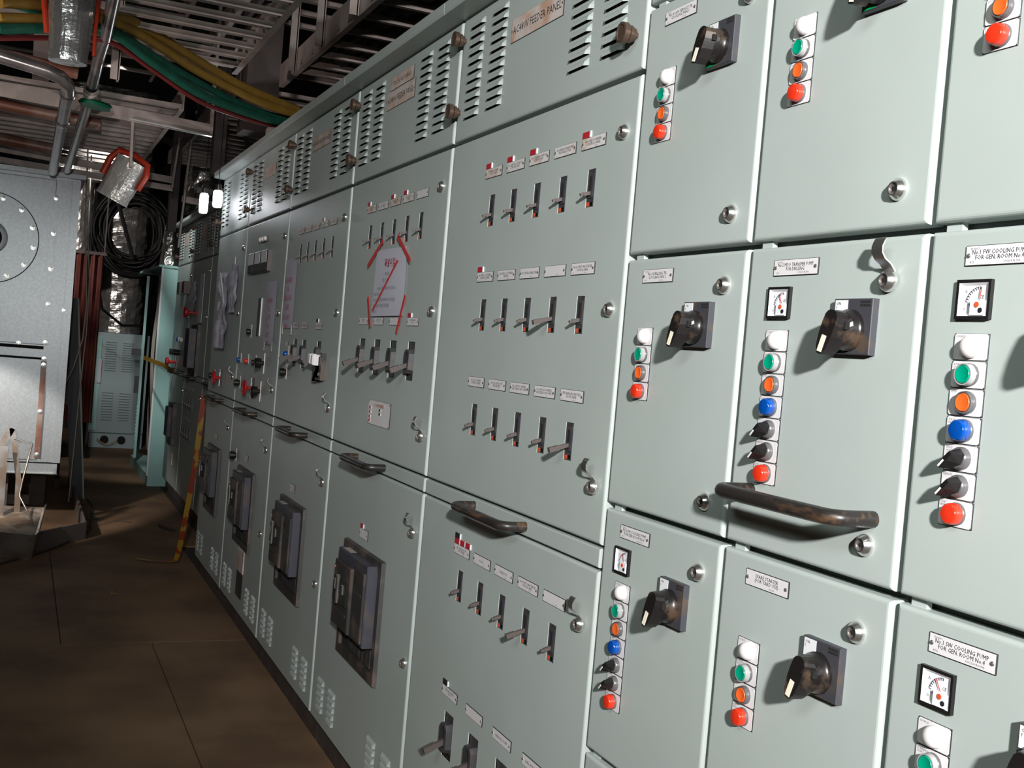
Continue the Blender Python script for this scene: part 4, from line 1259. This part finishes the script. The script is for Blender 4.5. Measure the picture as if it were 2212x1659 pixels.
# ------------------------------------------------------------------ foil-wrapped pipework, coil and hangings at the back
def foil_blob(name, label, cx, cy, z0, z1, rx, ry, seed, taper=0.0, cat='insulation'):
    mb = MB(); n, m = 26, 40; P = []
    for i in range(m + 1):
        t = i / m; z = z0 + (z1 - z0) * t; row = []
        for j in range(n):
            a = 2 * math.pi * j / n
            v = Vector((math.cos(a) * 1.6, math.sin(a) * 1.6, z * 3.2 + seed))
            k = 1 - taper * t + .10 * noise.noise(v) + .10 * abs(noise.noise(v * 2.6)) + .05 * noise.noise(v * 6)
            row.append((cx + rx * k * math.cos(a), cy + ry * k * math.sin(a), z))
        P.append(row)
    for i in range(m):
        for j in range(n):
            j2 = (j + 1) % n
            mb.face([P[i][j], P[i][j2], P[i + 1][j2], P[i + 1][j]])
    mb.face(P[0][::-1]); mb.face(P[-1])
    return tag(put(name, mb.mesh(name, 'foil', False), None, (0, 0, 0)), label, cat, 'foil wrapped pipes')
foil_blob('foil_wrapped_pipe', 'thick crinkled foil column above the louvred cabinet', -13.35, .02, 1.285, 2.05, .22, .24, 1.0)
foil_blob('foil_wrapped_pipe', 'crinkled foil column seen through the hanging black coil', -13.3, -.02, 2.05, 3.0, .25, .28, 5.0)
foil_blob('foil_wrapped_pipe', 'crinkled foil pipe beside the left grey enclosure', -12.6, -.50, 1.95, 3.65, .10, .13, 9.0)
foil_blob('foil_wrapped_pipe', 'small foil-wrapped bend above the mint-green cubicle', -11.5, .32, 1.925, 2.40, .10, .10, 12.0, .35)
foil_blob('foil_wrapped_pipe', 'foil bundle lying high behind the cable trays', -11.5, -.35, 2.74, 3.65, .10, .42, 15.0)
foil_blob('foil_wrapped_pipe', 'foil lump behind the work lamps', -11.2, .55, 2.5, 3.65, .12, .16, 19.0, .2)
co = thing('cable_coil', 'large coil of black cable hanging in front of the foil column', 'cable', (-12.0, -.1, 1.9))
random.seed(7)
for k in range(44):
    r1 = random.uniform(.24, .40); r2 = random.uniform(.28, .45)
    c = (-12.0 + random.uniform(-.10, .10), -.01 + random.uniform(-.035, .035), 2.345 + random.uniform(-.04, .04))
    ph = random.uniform(0, 6)
    put('cable_turn', MB().tube([(c[0] + .03 * math.sin(3 * t + ph), c[1] + r1 * math.cos(t), c[2] + r2 * math.sin(t)) for t in [2 * math.pi * j / 40 for j in range(41)]], .013, 6, caps=False).mesh('cable_turn', 'cable_black', True, 80), co, (0, 0, 0))
put('tie', MB().tube([(-11.88, -.22 + .22 * t, 2.72 - .66 * t) for t in (0, .3, .6, 1)], .022, 6).mesh('tie', 'cable_black', True), co, (0, 0, 0))
put('tail', MB().tube([(-12.0, -.34, 2.3), (-12.0, -.34, 1.9), (-12.1, -.24, 1.52), (-12.15, -.03, 1.37), (-12.1, .16, 1.39), (-12.1, .22, 1.5)], .014, 6).mesh('tail', 'cable_black', True, 80), co, (0, 0, 0))
put('tail', MB().tube([(-12.0, -.30, 2.5), (-12.0, -.40, 1.7), (-12.0, -.36, 1.1), (-12.0, -.33, .5), (-12.0, -.35, .02)], .03, 6).mesh('tail', 'cable_black', True, 80), co, (0, 0, 0))
def curtain():
    mb = MB(); n = 26
    for i in range(n):
        def Q(k): return (-11.45 + .02 * math.sin(k * 1.35), -.66 + .36 * k / n)
        a, b = Q(i), Q(i + 1)
        mb.face([(a[0], a[1], .40), (b[0], b[1], .40), (b[0], b[1], 2.03), (a[0], a[1], 2.03)])
        mb.face([(a[0] - .004, a[1], 2.03), (b[0] - .004, b[1], 2.03), (b[0] - .004, b[1], .40), (a[0] - .004, a[1], .40)])
    return mb.mesh('welding_curtain', 'curtain', True, 60)
cu = thing('welding_curtain', 'dark red pleated welding curtain hanging behind the left enclosure', 'curtain', (-11.45, -.5, .4))
put('cloth', curtain(), cu, (0, 0, 0))
put('rail', MB().bar((-11.45, -.70, 2.045), (-11.45, -.28, 2.045), .03, .03).bar((-11.45, -.69, 2.05), (-11.45, -.69, 3.65), .012, .012).bar((-11.45, -.30, 2.05), (-11.45, -.30, 3.65), .012, .012).mesh('rail', 'steel_dark'), cu, (0, 0, 0))
# thin light wires falling behind the left enclosure
tag(put('hanging_wire', MB().tube([(-8.6, -.64, 2.62), (-8.6, -.62, 2.05), (-8.7, -.585, 1.75), (-8.8, -.56, 1.5), (-8.85, -.565, 1.25), (-8.8, -.62, 1.02), (-8.6, -.70, .86)], .006, 6).mesh('hanging_wire', 'cable_grey', True, 80)), 'pale wire looping down beside the left enclosure to its edge', 'wire')
tag(put('hanging_wire', MB().tube([(-8.9, -.60, 2.62), (-8.9, -.58, 2.0), (-8.95, -.545, 1.7), (-9.0, -.535, 1.3), (-9.0, -.55, .9), (-9.0, -.57, .0)], .005, 6).mesh('hanging_wire', 'cable_grey', True, 80)), 'pale wire falling straight down in front of the red curtain', 'wire')
lb = thing('leaning_board', 'tall dark board leaning in the aisle with a pale edge', 'board', (-9.1, -.47, 0))
put('panel', MB().prism([(-.70, 1.55), (-.61, 1.55), (-.465, .01), (-.56, .01)], 'x', -9.135, -9.110).mesh('panel', 'board_dark'), lb, (0, 0, 0))
put('edge_strip', MB().bar((-9.12, -.606, 1.55), (-9.12, -.459, .01), .012, .030, 0, up=(1, 0, 0)).mesh('edge_strip', 'board_edge'), lb, (0, 0, 0))
jb = thing('junction_box', 'small pale box on legs between the left enclosure and the board', 'box', (-9.7, -.62, .72))
put('box', MB().cbox(-9.8, -9.6, -.72, -.56, .70, .86, .004).mesh('box', 'cup_white'), jb, (0, 0, 0))
put('leg', MB().bar((-9.7, -.64, 0), (-9.7, -.64, .70), .03, .03).mesh('leg', 'steel_dark'), jb, (0, 0, 0))

# ------------------------------------------------------------------ left enclosure
le = thing('transformer_enclosure', 'large bolted grey sheet-metal enclosure with a round cover at the left edge', 'enclosure', (-7.8, -.9, .37))
put('casing', MB().box(-9.1, -7.8, -2.6, -.703, .44, 2.295).mesh('casing', 'galv_panel'), le, (0, 0, 0))
put('roof', MB().prism([(-2.65, 2.295), (-.672, 2.295), (-.672, 2.322), (-2.65, 2.335)], 'x', -9.15, -7.74).mesh('roof', 'galv_panel'), le, (0, 0, 0))
put('base_frame', MB().box(-9.1, -7.79, -2.6, -.715, .372, .432).mesh('base_frame', 'galv_panel'), le, (0, 0, 0))
put('base_lip', MB().box(-9.1, -7.77, -2.6, -.712, .366, .372).mesh('base_lip', 'zinc'), le, (0, 0, 0))
put('corner_post', MB().box(-7.85, -7.782, -.748, -.700, .44, 2.29).mesh('corner_post', 'galv_panel'), le, (0, 0, 0))
pu = put('upper_panel', MB().cbox(0, 1.6, -.012, 0, 0, 1.07, .003).mesh('upper_panel', 'galv_panel'), le, (-7.80, -2.445, 1.205), rot=(0, 0, math.radians(90)))
pl = put('lower_panel', MB().cbox(0, 1.6, -.012, 0, 0, .66, .003).mesh('lower_panel', 'galv_panel'), le, (-7.80, -2.445, .455), rot=(0, 0, math.radians(90)))
put('round_cover', MB().lathe((-7.788, -1.215, 1.862), (1, 0, 0), [(.288, 0), (.288, .006), (.286, .008), (.280, .008), (0, .008)], 56).mesh('round_cover', 'galv_panel', True), le, (0, 0, 0))
put('cover_joint', MB().lathe((-7.789, -1.215, 1.862), (1, 0, 0), [(.292, 0), (.292, .003), (.286, .003)], 56).mesh('cover_joint', 'void', True), le, (0, 0, 0))
put('hub', MB().lathe((-7.779, -1.215, 1.862), (1, 0, 0), [(.108, 0), (.108, .010), (.100, .014), (.074, .012), (.070, .004), (0, .004)], 32, mis=[0, 0, 0, 1, 1]).mesh('hub', ['galv', 'void'], True), le, (0, 0, 0))
put('hinge_strip', MB().box(-7.788, -7.775, -.858, -.825, .47, 1.10).mesh('hinge_strip', 'rust_pipe'), le, (0, 0, 0))
put('hinge_strip', MB().box(-7.788, -7.778, -.866, -.832, 1.21, 2.18).mesh('hinge_strip', 'galv_panel'), le, (0, 0, 0))
bolt = cached('lbolt', lambda: MB().lathe((0, 0, 0), (1, 0, 0), [(.016, 0), (.016, .003), (.010, .0035), (.009, .010), (0, .011)], 12).mesh('bolt', 'zinc', True))
for z in (2.16, 1.93, 1.70, 1.47, 1.22, 1.115, 1.075, .77, .49):
    put('bolt', bolt, le, (-7.776, -.842, z))
for k in range(10):
    a = math.radians(-92 + k * 28)
    put('bolt', bolt, le, (-7.780, -1.215 + .262 * math.cos(a), 1.862 + .262 * math.sin(a)))
for y in (-1.00, -1.15):
    put('bolt', bolt, le, (-7.79, y, 1.203))
put('bolt', bolt, le, (-7.79, -.742, 1.44))
put('joint_line', MB().box(-7.789, -7.7865, -2.4, -.85, 1.176, 1.196).mesh('joint_line', 'void'), le, (0, 0, 0))
put('joint_line', MB().box(-7.789, -7.7865, -2.4, -.85, 1.108, 1.122).mesh('joint_line', 'void'), le, (0, 0, 0))
for y in (-2.3, -.80):
    put('support_leg', MB().box(-8.9, -8.8, y - .05, y + .05, 0, .37).mesh('support_leg', 'steel_dark'), le, (0, 0, 0))
    put('support_leg', MB().box(-8.1, -8.0, y - .25, y - .20, 0, .37).mesh('support_leg', 'steel_dark'), le, (0, 0, 0))

# steel coaming under the enclosure
cm = thing('steel_coaming', 'low flat-bar steel coaming on the floor under the enclosure', 'frame', (-7.45, -.53, 0))
put('long_side', MB().box(-9.9, -7.46, -.545, -.530, 0, .11).mesh('long_side', 'coaming_grey'), cm, (0, 0, 0))
put('short_side', MB().bar((-7.46, -.532, .055), (-7.05, -.84, .055), .014, .11).mesh('short_side', 'coaming_grey'), cm, (0, 0, 0))
put('inner_side', MB().box(-8.85, -8.83, -1.0, -.75, 0, .07).mesh('inner_side', 'coaming_grey'), cm, (0, 0, 0))
tag(put('paint_cup', MB().lathe((-9.02, -.82, .0), (0, 0, 1), [(.030, 0), (.038, .12), (.039, .125), (.034, .123), (.028, .012), (0, .01)], 18).mesh('paint_cup', 'cup_white', True)), 'white cup standing under the left enclosure', 'cup')
# scrap metal trough with two upright channels
sc_ = thing('metal_trough', 'bent sheet-metal trough with two upright channels at the left edge', 'scrap', (-7.0, -.95, 0))
def trough():
    mb = MB()
    A = [(-6.78, -1.20, .04), (-6.80, -.855, .0), (-7.25, -.80, .13), (-7.25, -1.12, .13)]
    fr_ = [(-6.72, -1.20, .19), (-6.74, -.84, .155), (-6.80, -.855, .0), (-6.78, -1.20, .04)]
    top = [(-6.72, -1.20, .19), (-6.74, -.84, .155), (-7.22, -.795, .235), (-7.25, -1.12, .24)]
    def slab(q, t, mi):
        n = (Vector(q[1]) - Vector(q[0])).cross(Vector(q[2]) - Vector(q[0])).normalized() * t
        mb.face(q, mi); mb.face([tuple(Vector(p) - n) for p in reversed(q)], mi)
        for k in range(4):
            a, b = Vector(q[k]), Vector(q[(k + 1) % 4])
            mb.face([a, a - n, b - n, b], mi)
    slab(top, .006, 1); slab(fr_, .006, 0)
    slab([(-6.74, -.84, .155), (-7.22, -.795, .235), (-7.25, -.80, .13), (-6.80, -.855, .0)], .006, 0)
    slab([(-7.22, -.795, .235), (-6.74, -.84, .155), (-6.75, -.822, .175), (-7.22, -.780, .26)], .004, 2)
    return mb.mesh('trough', ['scrap_metal', 'dirty_tray', 'zinc'])
put('trough', trough(), sc_, (0, 0, 0))
put('upright_channel', MB().prism([(-1.055, 0), (-1.012, 0), (-1.012, .005), (-1.05, .005)], 'x', -7.02, -6.98).bar((-7.0, -1.034, .15), (-7.0, -1.036, .62), .045, .012, 0, up=(1, 0, 0)).mesh('upright_channel', 'scrap_metal'), sc_, (0, 0, 0))
put('upright_channel', MB().bar((-7.1, -1.0, .72), (-7.1, -.945, .42), .030, .012, 0, up=(1, 0, 0)).bar((-7.1, -.945, .42), (-7.1, -.94, .20), .032, .012, 0, up=(1, 0, 0)).bar((-7.1, -1.06, .60), (-7.1, -1.0, .72), .04, .012, 0, up=(1, 0, 0)).mesh('upright_channel', 'scrap_metal'), sc_, (0, 0, 0))
put('bent_wire', MB().tube([(-7.08, -.985, .66), (-7.08, -.885, .635), (-7.08, -.922, .42), (-7.05, -.935, .33), (-7.0, -.87, .215), (-6.85, -.84, .165)], .0055, 6).mesh('bent_wire', 'scrap_metal', True, 80), sc_, (0, 0, 0))

tag(put('floor_cable', MB().tube([(-6.60, -1.05, .008), (-6.86, -.87, .008), (-7.14, -.71, .008), (-7.53, -.54, .008), (-7.79, -.48, .008), (-8.25, -.45, .008), (-8.78, -.41, .008), (-9.12, -.43, .008)], .007, 6).mesh('floor_cable', 'rope_brown', True, 80)), 'dark cable lying across the plywood past the coaming corner', 'cable')
tag(put('floor_cable', MB().tube([(-8.2, -.50, .006), (-8.22, -.44, .006), (-8.20, -.38, .006)], .008, 6).bar((-8.15, -.30, .004), (-8.1, -.20, .004), .015, .004).mesh('floor_cable', 'rope_brown', True, 80)), 'short dark cable end on the lit patch of floor', 'cable')
tag(put('cable_end', MB().tube([(-7.95, -.02, .008), (-7.85, .0, .015), (-7.75, .06, .01)], .012, 6).mesh('cable_end', 'rope_brown', True, 80)), 'black cable stub on the floor by the far cabinets', 'cable')
tag(put('debris_scrap', MB().bar((-6.02, -.475, .004), (-5.93, -.468, .004), .008, .003).bar((-5.94, -.485, .004), (-5.94, -.455, .004), .008, .003).mesh('debris_scrap', 'cable_yellow')), 'tiny yellow offcut lying on the plywood', 'debris')

# ------------------------------------------------------------------ overhead: ladder trays, supports, pipes
def rail_mesh(L):
    return MB().prism([(0, 0), (.022, 0), (.022, .006), (.006, .006), (.006, .094), (.022, .094), (.022, .10), (0, .10)], 'x', 0, L).mesh('side_rail', 'tray')


def ladder_tray(label, x0, x1, y0, y1, z, pitch, offset=0.0, rung_w=.034, m='tray', xs=None):
    o = thing('cable_tray', label, 'cable tray', (x1, y0, z), 'overhead cable trays')
    r = put('side_rail', rail_mesh(x1 - x0), o, (x0, y1, z)); r.scale = (1, -1, 1)
    put('side_rail', rail_mesh(x1 - x0), o, (x0, y0, z))
    rm = cached(('rung', round(y1 - y0, 3), rung_w), lambda: MB().prism([(-rung_w / 2, 0), (rung_w / 2, 0), (rung_w / 2, .022), (rung_w / 2 - .004, .022), (rung_w / 2 - .004, .004), (-rung_w / 2 + .004, .004), (-rung_w / 2 + .004, .022), (-rung_w / 2, .022)], 'y', 0, y1 - y0).mesh('rung', m))
    if xs is None:
        xs = []; x = x1 - offset
        while x > x0:
            xs.append(x); x -= pitch
    for x in xs:
        put('rung', rm, o, (x, y0, z + .012))
    return o


def bright_angle(o, *bars):
    for a, b, w, h in bars:
        put('support_bar', MB().bar(a, b, w, h, 0, up=(0, 1, 0)).mesh('support_bar', 'tray'), o, (0, 0, 0))


ladder_tray('wide ladder tray nearest the camera above the left aisle', -4.75, -3.1, -1.42, -.245, 2.46, .170, .05, rung_w=.030)
ladder_tray('second ladder tray, higher, running along the left aisle', -6.4, -3.6, -1.40, -.20, 2.80, .26, .05)
ladder_tray('ladder tray behind the trapeze frame, lower over the aisle', -7.4, -5.5, -1.30, -.36, 2.42, .16, .05)
ladder_tray('far ladder tray ending above the foil-wrapped floodlight', -9.4, -7.3, -1.30, -.30, 2.62, .24, .1)
ladder_tray('top ladder tray close under the ceiling', -8.5, -4.6, -1.55, -.25, 3.15, .40, .1)
ladder_tray('ladder tray over the near switchboard cabinets, hung on flat bars', -5.1, -2.0, 0.0, .62, 2.52, .2, .1, rung_w=.022, xs=[-2.4, -2.6, -2.81, -3.02, -3.22, -3.43, -3.64, -3.85, -4.07, -4.28, -4.47, -4.66, -4.81, -4.93])
ladder_tray('upper ladder tray above the switchboard tray', -5.6, -2.6, -.10, .40, 2.92, .22, .1)
ladder_tray('ladder tray past the dark post over the far cabinets', -9.6, -6.3, .02, .62, 2.74, .19, .06)
# cables lying in the tray over the board: glossy black runs
for k in range(6):
    y = .07 + k * .095
    tag(put('tray_cable', MB().tube([(-5.05 + .4 * j, y + .018 * math.sin(j * 1.9 + k), 2.60 + .012 * math.cos(j * 2.3 + k)) for j in range(9)], .040, 8).mesh('tray_cable', 'cable_black', True, 80)), ['black tray cable over the near cabinets, closest to the aisle', 'black tray cable over the near cabinets, second from the aisle', 'black tray cable over the near cabinets, third from the aisle', 'black tray cable over the near cabinets, fourth from the aisle', 'black tray cable over the near cabinets, second from the wall', 'black tray cable over the near cabinets, closest to the wall'][k], 'cable', 'cables in the near switchboard tray')
def hanger(label, x, y, z0, z1, w=.055):
    tag(put('hanger_bar', MB().prism([(x - w / 2, z0 + .05), (x, z0), (x + w / 2, z0), (x + w / 2, z1), (x - w / 2, z1)], 'y', y - .004, y + .004).box(x + w / 2 - .006, x + w / 2, y - .03, y, z0, z1).mesh('hanger_bar', 'tray')), label, 'bracket', 'flat hanger bars')
hanger('flat hanger bar nearest the camera on the switchboard tray', -3.83, -.006, 2.52, 3.6, .08)
hanger('middle flat hanger bar on the switchboard tray', -4.33, -.006, 2.52, 3.6, .10)
hanger('flat hanger bar beside the dark post', -4.82, -.006, 2.52, 3.6, .14)
hanger('flat plate hanger left of the yellow cables', -4.62, -.72, 2.32, 3.6, .10)
tag(put('dark_post', MB().box(-5.7, -5.52, -.075, .085, 2.38, 3.65).mesh('dark_post', 'steel_dark')), 'thick dark steel post behind the cable bundle', 'post')
tag(put('dark_post', MB().box(-7.05, -6.95, .0, .07, 2.34, 3.65).mesh('dark_post', 'steel_dark')), 'slim dark post left of the lit far tray', 'post')
tag(put('dark_post', MB().box(-8.6, -8.5, -.06, .0, 2.1, 3.65).mesh('dark_post', 'steel_dark')), 'dark post above the work lamps, furthest of the posts', 'post')
t1 = thing('trapeze_frame', 'angle-iron trapeze frame across the left aisle with a lit lower edge', 'frame', (-5.5, -.5, 2.32))
bright_angle(t1, ((-5.5, -1.3, 2.385), (-5.5, -.225, 2.345), .012, .060), ((-5.5, -.228, 2.32), (-5.5, -.228, 3.6), .045, .012), ((-5.52, -.585, 2.33), (-5.52, -.578, 2.12), .040, .012))
put('lit_edge', MB().bar((-5.48, -.60, 2.335), (-5.48, -.225, 2.316), .030, .006).mesh('lit_edge', 'zinc'), t1, (0, 0, 0))  # brighter metal strip puts the lit look of the lower edge into colour
t2 = thing('trapeze_frame', 'double angle-iron frame behind the foil-wrapped floodlight', 'frame', (-8.0, -.4, 2.35))
bright_angle(t2, ((-8.0, -1.2, 2.455), (-8.0, -.11, 2.405), .012, .045), ((-8.02, -1.2, 2.385), (-8.02, -.10, 2.350), .012, .040), ((-8.0, -.108, 2.35), (-8.0, -.085, 2.70), .045, .012), ((-8.05, -.03, 1.95), (-8.05, .0, 2.70), .045, .012))
t3 = thing('bracket_arm', 'short drilled angle arm beside the work lamps', 'bracket', (-8.3, .1, 2.28))
bright_angle(t3, ((-8.3, .0, 2.32), (-8.3, .28, 2.30), .012, .045), ((-8.3, .10, 2.40), (-8.3, .28, 2.39), .012, .040))
# pipes running away down the aisle
tag(put('steel_pipe', MB().tube([(-4.5, -1.7, 2.40), (-4.5, -.98, 2.295), (-4.51, -.925, 2.28), (-4.55, -.898, 2.265), (-4.66, -.892, 2.255), (-7.2, -.885, 2.255)], .026, 12).lathe((-4.66, -.892, 2.255), (-1, 0, 0), [(.028, 0), (.032, .01), (.028, .02)], 12).lathe((-5.3, -.890, 2.255), (-1, 0, 0), [(.027, 0), (.032, .01), (.032, .05), (.027, .06)], 12).mesh('steel_pipe', 'steel_pipe', True, 50)), 'steel pipe with an elbow running away above the left enclosure', 'pipe')
tag(put('steel_pipe', MB().tube([(-3.6, -.80, 2.43), (-4.3, -.79, 2.405), (-4.42, -.80, 2.37), (-4.6, -.80, 2.35), (-5.3, -.80, 2.315), (-7.4, -.80, 2.30)], .022, 12).mesh('steel_pipe', 'steel_pipe', True, 50)), 'thin shiny pipe with a kink and green valve wheel', 'pipe')
vw = thing('valve_wheel', 'small dark green valve handwheel on the thin pipe', 'valve', (-4.98, -.80, 2.27))
put('wheel', MB().lathe((-4.98, -.775, 2.285), (0, .1, 1), [(.0, -.008), (.062, -.010), (.070, 0), (.062, .010), (0, .008)], 18).mesh('wheel', 'valve_green', True), vw, (0, 0, 0))
put('spindle', MB().lathe((-4.86, -.80, 2.335), (-1, 0, -.2), [(.028, 0), (.030, .03), (.026, .04), (.030, .05), (.026, .06), (.030, .08), (0, .09)], 12).mesh('spindle', 'cup_white', True), vw, (0, 0, 0))
tag(put('rusty_pipe', MB().tube([(-4.7, -1.8, 2.42), (-4.7, -.86, 2.345)], .024, 12).mesh('rusty_pipe', 'rust_pipe', True, 50)), 'rusty cross pipe just below the wrapped floodlight', 'pipe', None)
tag(put('rusty_pipe', MB().tube([(-6.0, -1.9, 2.44), (-6.0, -.70, 2.375)], .030, 12).mesh('rusty_pipe', 'rust_pipe', True, 50)), 'rusty cross pipe behind the steel elbow', 'pipe', None)
tag(put('rusty_pipe', MB().tube([(-7.3, -1.9, 2.46), (-7.3, -.86, 2.40)], .035, 12).mesh('rusty_pipe', 'rust_pipe', True, 50)), 'rusty cross pipe just above the left enclosure roof', 'pipe', None)
tag(put('deck_beam', MB().box(-9.5, -4.9, -1.03, -.95, 2.60, 2.75).mesh('deck_beam', 'tray')), 'pale beam running away over the left enclosure', 'beam')
tag(put('deck_beam', MB().box(-9.5, -4.9, -.90, -.84, 2.75, 2.95).mesh('deck_beam', 'rust_pipe')), 'rusty beam beside the pale beam overhead', 'beam')

# bundle of coloured cables sweeping down to the cabinet tops
CAB = {
    'upper yellow': ('cable_yellow', .0185, [(-4.0, -1.13, 2.385), (-4.1, -.98, 2.43), (-4.25, -.78, 2.485), (-4.4, -.62, 2.48), (-4.55, -.45, 2.45), (-4.7, -.24, 2.41), (-4.85, -.05, 2.40), (-4.95, .06, 2.40)]),
    'lower yellow': ('cable_yellow', .017, [(-4.0, -1.13, 2.335), (-4.1, -.98, 2.385), (-4.25, -.78, 2.455), (-4.4, -.62, 2.445), (-4.55, -.44, 2.405), (-4.7, -.23, 2.375), (-4.85, -.05, 2.37), (-4.95, .06, 2.38)]),
    'upper green': ('cable_green', .016, [(-4.03, -1.13, 2.40), (-4.13, -.98, 2.41), (-4.28, -.78, 2.435), (-4.43, -.62, 2.405), (-4.58, -.44, 2.37), (-4.73, -.27, 2.35), (-4.88, -.09, 2.345), (-4.98, .04, 2.36)]),
    'lower green': ('cable_green', .017, [(-4.0, -1.13, 2.30), (-4.1, -.97, 2.355), (-4.25, -.78, 2.415), (-4.4, -.62, 2.375), (-4.55, -.44, 2.325), (-4.7, -.27, 2.315), (-4.85, -.09, 2.32), (-4.95, .02, 2.34)]),
    'thin dark red': ('cable_red', .009, [(-4.05, -1.13, 2.28), (-4.15, -.97, 2.335), (-4.3, -.78, 2.395), (-4.45, -.61, 2.355), (-4.6, -.42, 2.30), (-4.75, -.25, 2.295), (-4.9, -.08, 2.305), (-5.0, .0, 2.33)]),
}


def smooth_path(p, n=5):
    pts = [Vector(q) for q in p]; out = []
    for i in range(len(pts) - 1):
        p0, p1, p2, p3 = pts[max(i - 1, 0)], pts[i], pts[i + 1], pts[min(i + 2, len(pts) - 1)]
        for k in range(n):
            t = k / n
            out.append(.5 * ((2 * p1) + (p2 - p0) * t + (2 * p0 - 5 * p1 + 4 * p2 - p3) * t * t + (3 * p1 - p0 - 3 * p2 + p3) * t ** 3))
    out.append(pts[-1])
    return out


for nm, (m, r, path) in CAB.items():
    tag(put('power_cable', MB().tube(smooth_path(path), r, 12).mesh('power_cable', m, True, 80)), nm + ' cable sweeping down to the cabinet tops', 'cable', 'coloured cable bundle')
tag(put('loop_strap', MB().ribbon([(-5.9, -.02, 2.62), (-5.92, .0, 2.45), (-5.95, .04, 2.32), (-5.95, .09, 2.305), (-5.95, .12, 2.42)], (.03, 0, 0), .02).mesh('loop_strap', 'cable_black', True, 60)), 'black cable loop hanging above the cabinet hood', 'cable')
tag(put('cable_gland', MB().lathe((-5.25, .03, 2.30), (0, 0, 1), [(.045, 0), (.045, .05), (.03, .07), (0, .075)], 12).mesh('cable_gland', 'cup_white', True)), 'pale cable gland on the cabinet top below the bundle', 'gland')

# foil-wrapped floodlights
def wrapped(name, label, M, seed):
    o = thing(name, label, 'lamp', M.translation, 'foil-wrapped floodlights')
    WP[o.name] = Vector((0, 0, 0)); o.matrix_world = M
    mb = MB(); n, m = 20, 16; P = []
    for i in range(m + 1):
        t = i / m
        wx = .066 - .010 * t + (.010 * t * t); wd = .050
        row = []
        for j in range(n):
            a = 2 * math.pi * j / n
            c, s = math.cos(a), math.sin(a)
            k = 1 + .10 * noise.noise(Vector((c * 2, s * 2, t * 4 + seed)))
            row.append((math.copysign(abs(c) ** .9, c) * wx * k, math.copysign(abs(s) ** .9, s) * wd * k, -.17 * t))
        P.append(row)
    for i in range(m):
        for j in range(n):
            j2 = (j + 1) % n
            mb.face([P[i][j2], P[i][j], P[i + 1][j], P[i + 1][j2]])
    mb.face(P[0]); mb.face(P[-1][::-1])
    def child(nm, me):
        q = bpy.data.objects.new(nm, me); COL.objects.link(q); q.parent = o; return q
    child('wrapping', mb.mesh('wrapping', 'bubble', True, 60))
    child('orange_frame', MB().tube([(-.072, -.02, -.10), (-.076, -.02, -.03), (-.06, -.02, .012), (0, -.02, .022), (.06, -.02, .012), (.076, -.02, -.03), (.072, -.02, -.09)], .013, 8).mesh('orange_frame', 'orange_frame', True, 60))
    q = child('hanging_rod', MB().bar((M.translation.x - .05, M.translation.y, M.translation.z + .03), (M.translation.x - .05, M.translation.y, 2.46), .03, .006, 0, up=(0, 1, 0)).mesh('hanging_rod', 'tray')); q.matrix_parent_inverse = M.inverted()
    return o


wrapped('wrapped_floodlight', 'orange floodlight wrapped in clear plastic hanging over the left aisle', Matrix.Translation((-6.5, -.49, 2.285)) @ Matrix.Rotation(math.radians(72), 4, 'Z') @ Matrix.Rotation(math.radians(25), 4, 'Y') @ Matrix.Scale(1.42, 4), 1.0)
wr = thing('wrapped_floodlight', 'orange floodlight wrapped in silver foil at the top left corner', 'lamp', (-4.0, -.92, 2.24), 'foil-wrapped floodlights')
def big_wrap():
    mb = MB(); n, m = 28, 20; P = []
    for i in range(m + 1):
        t = i / m; row = []
        hw = .078 - .018 * t
        for j in range(n):
            a = 2 * math.pi * j / n
            c, s = math.cos(a), math.sin(a)
            k = 1 + .05 * noise.noise(Vector((c * 2, s * 2, t * 5)))
            row.append((s * .050 * k, c * hw * k, .30 - .305 * t))
        P.append(row)
    for i in range(m):
        for j in range(n):
            j2 = (j + 1) % n
            mb.face([P[i][j], P[i][j2], P[i + 1][j2], P[i + 1][j]])
    mb.face(P[0][::-1]); mb.face(P[-1])
    return mb.mesh('wrapping', 'foil_wrap', True, 60)
put('wrapping', big_wrap(), wr, (-4.0, -.915, 2.235))
put('orange_frame', MB().tube([(-4.02, -.835, 2.27), (-4.02, -.838, 2.34), (-4.02, -.832, 2.50), (-4.02, -.84, 2.60)], .007, 8).tube([(-4.02, -.985, 2.32), (-4.02, -1.0, 2.42), (-4.02, -1.005, 2.60)], .009, 8).mesh('orange_frame', 'orange_frame', True), wr, (0, 0, 0))

# the two bare work lamps
for nm, (x, y, z), s in (('left', (-6.325, -.12, 2.085), 1.0), ('right', (-5.84, -.12, 2.062), .8)):
    o = thing('work_lamp', ('glowing tubular work lamp, ' + nm + ' one of the pair under the hood end'), 'lamp', (x, y, z), 'glowing work lamps')
    put('tube', MB().lathe((0, 0, -.055 * s), (0, 0, 1), [(0, 0), (.020, .004), (.024, .02 * s), (.024, .10 * s), (.018, .112 * s), (0, .112 * s)], 14).mesh('tube', 'tube_glow', True), o, (x, y, z))
    put('socket', MB().lathe((0, 0, .056 * s), (0, 0, 1), [(.014, 0), (.016, .03), (.006, .04), (.002, .06), (.002, 1.52), (0, 1.52)], 10).mesh('socket', 'black_plastic', True), o, (x, y, z))
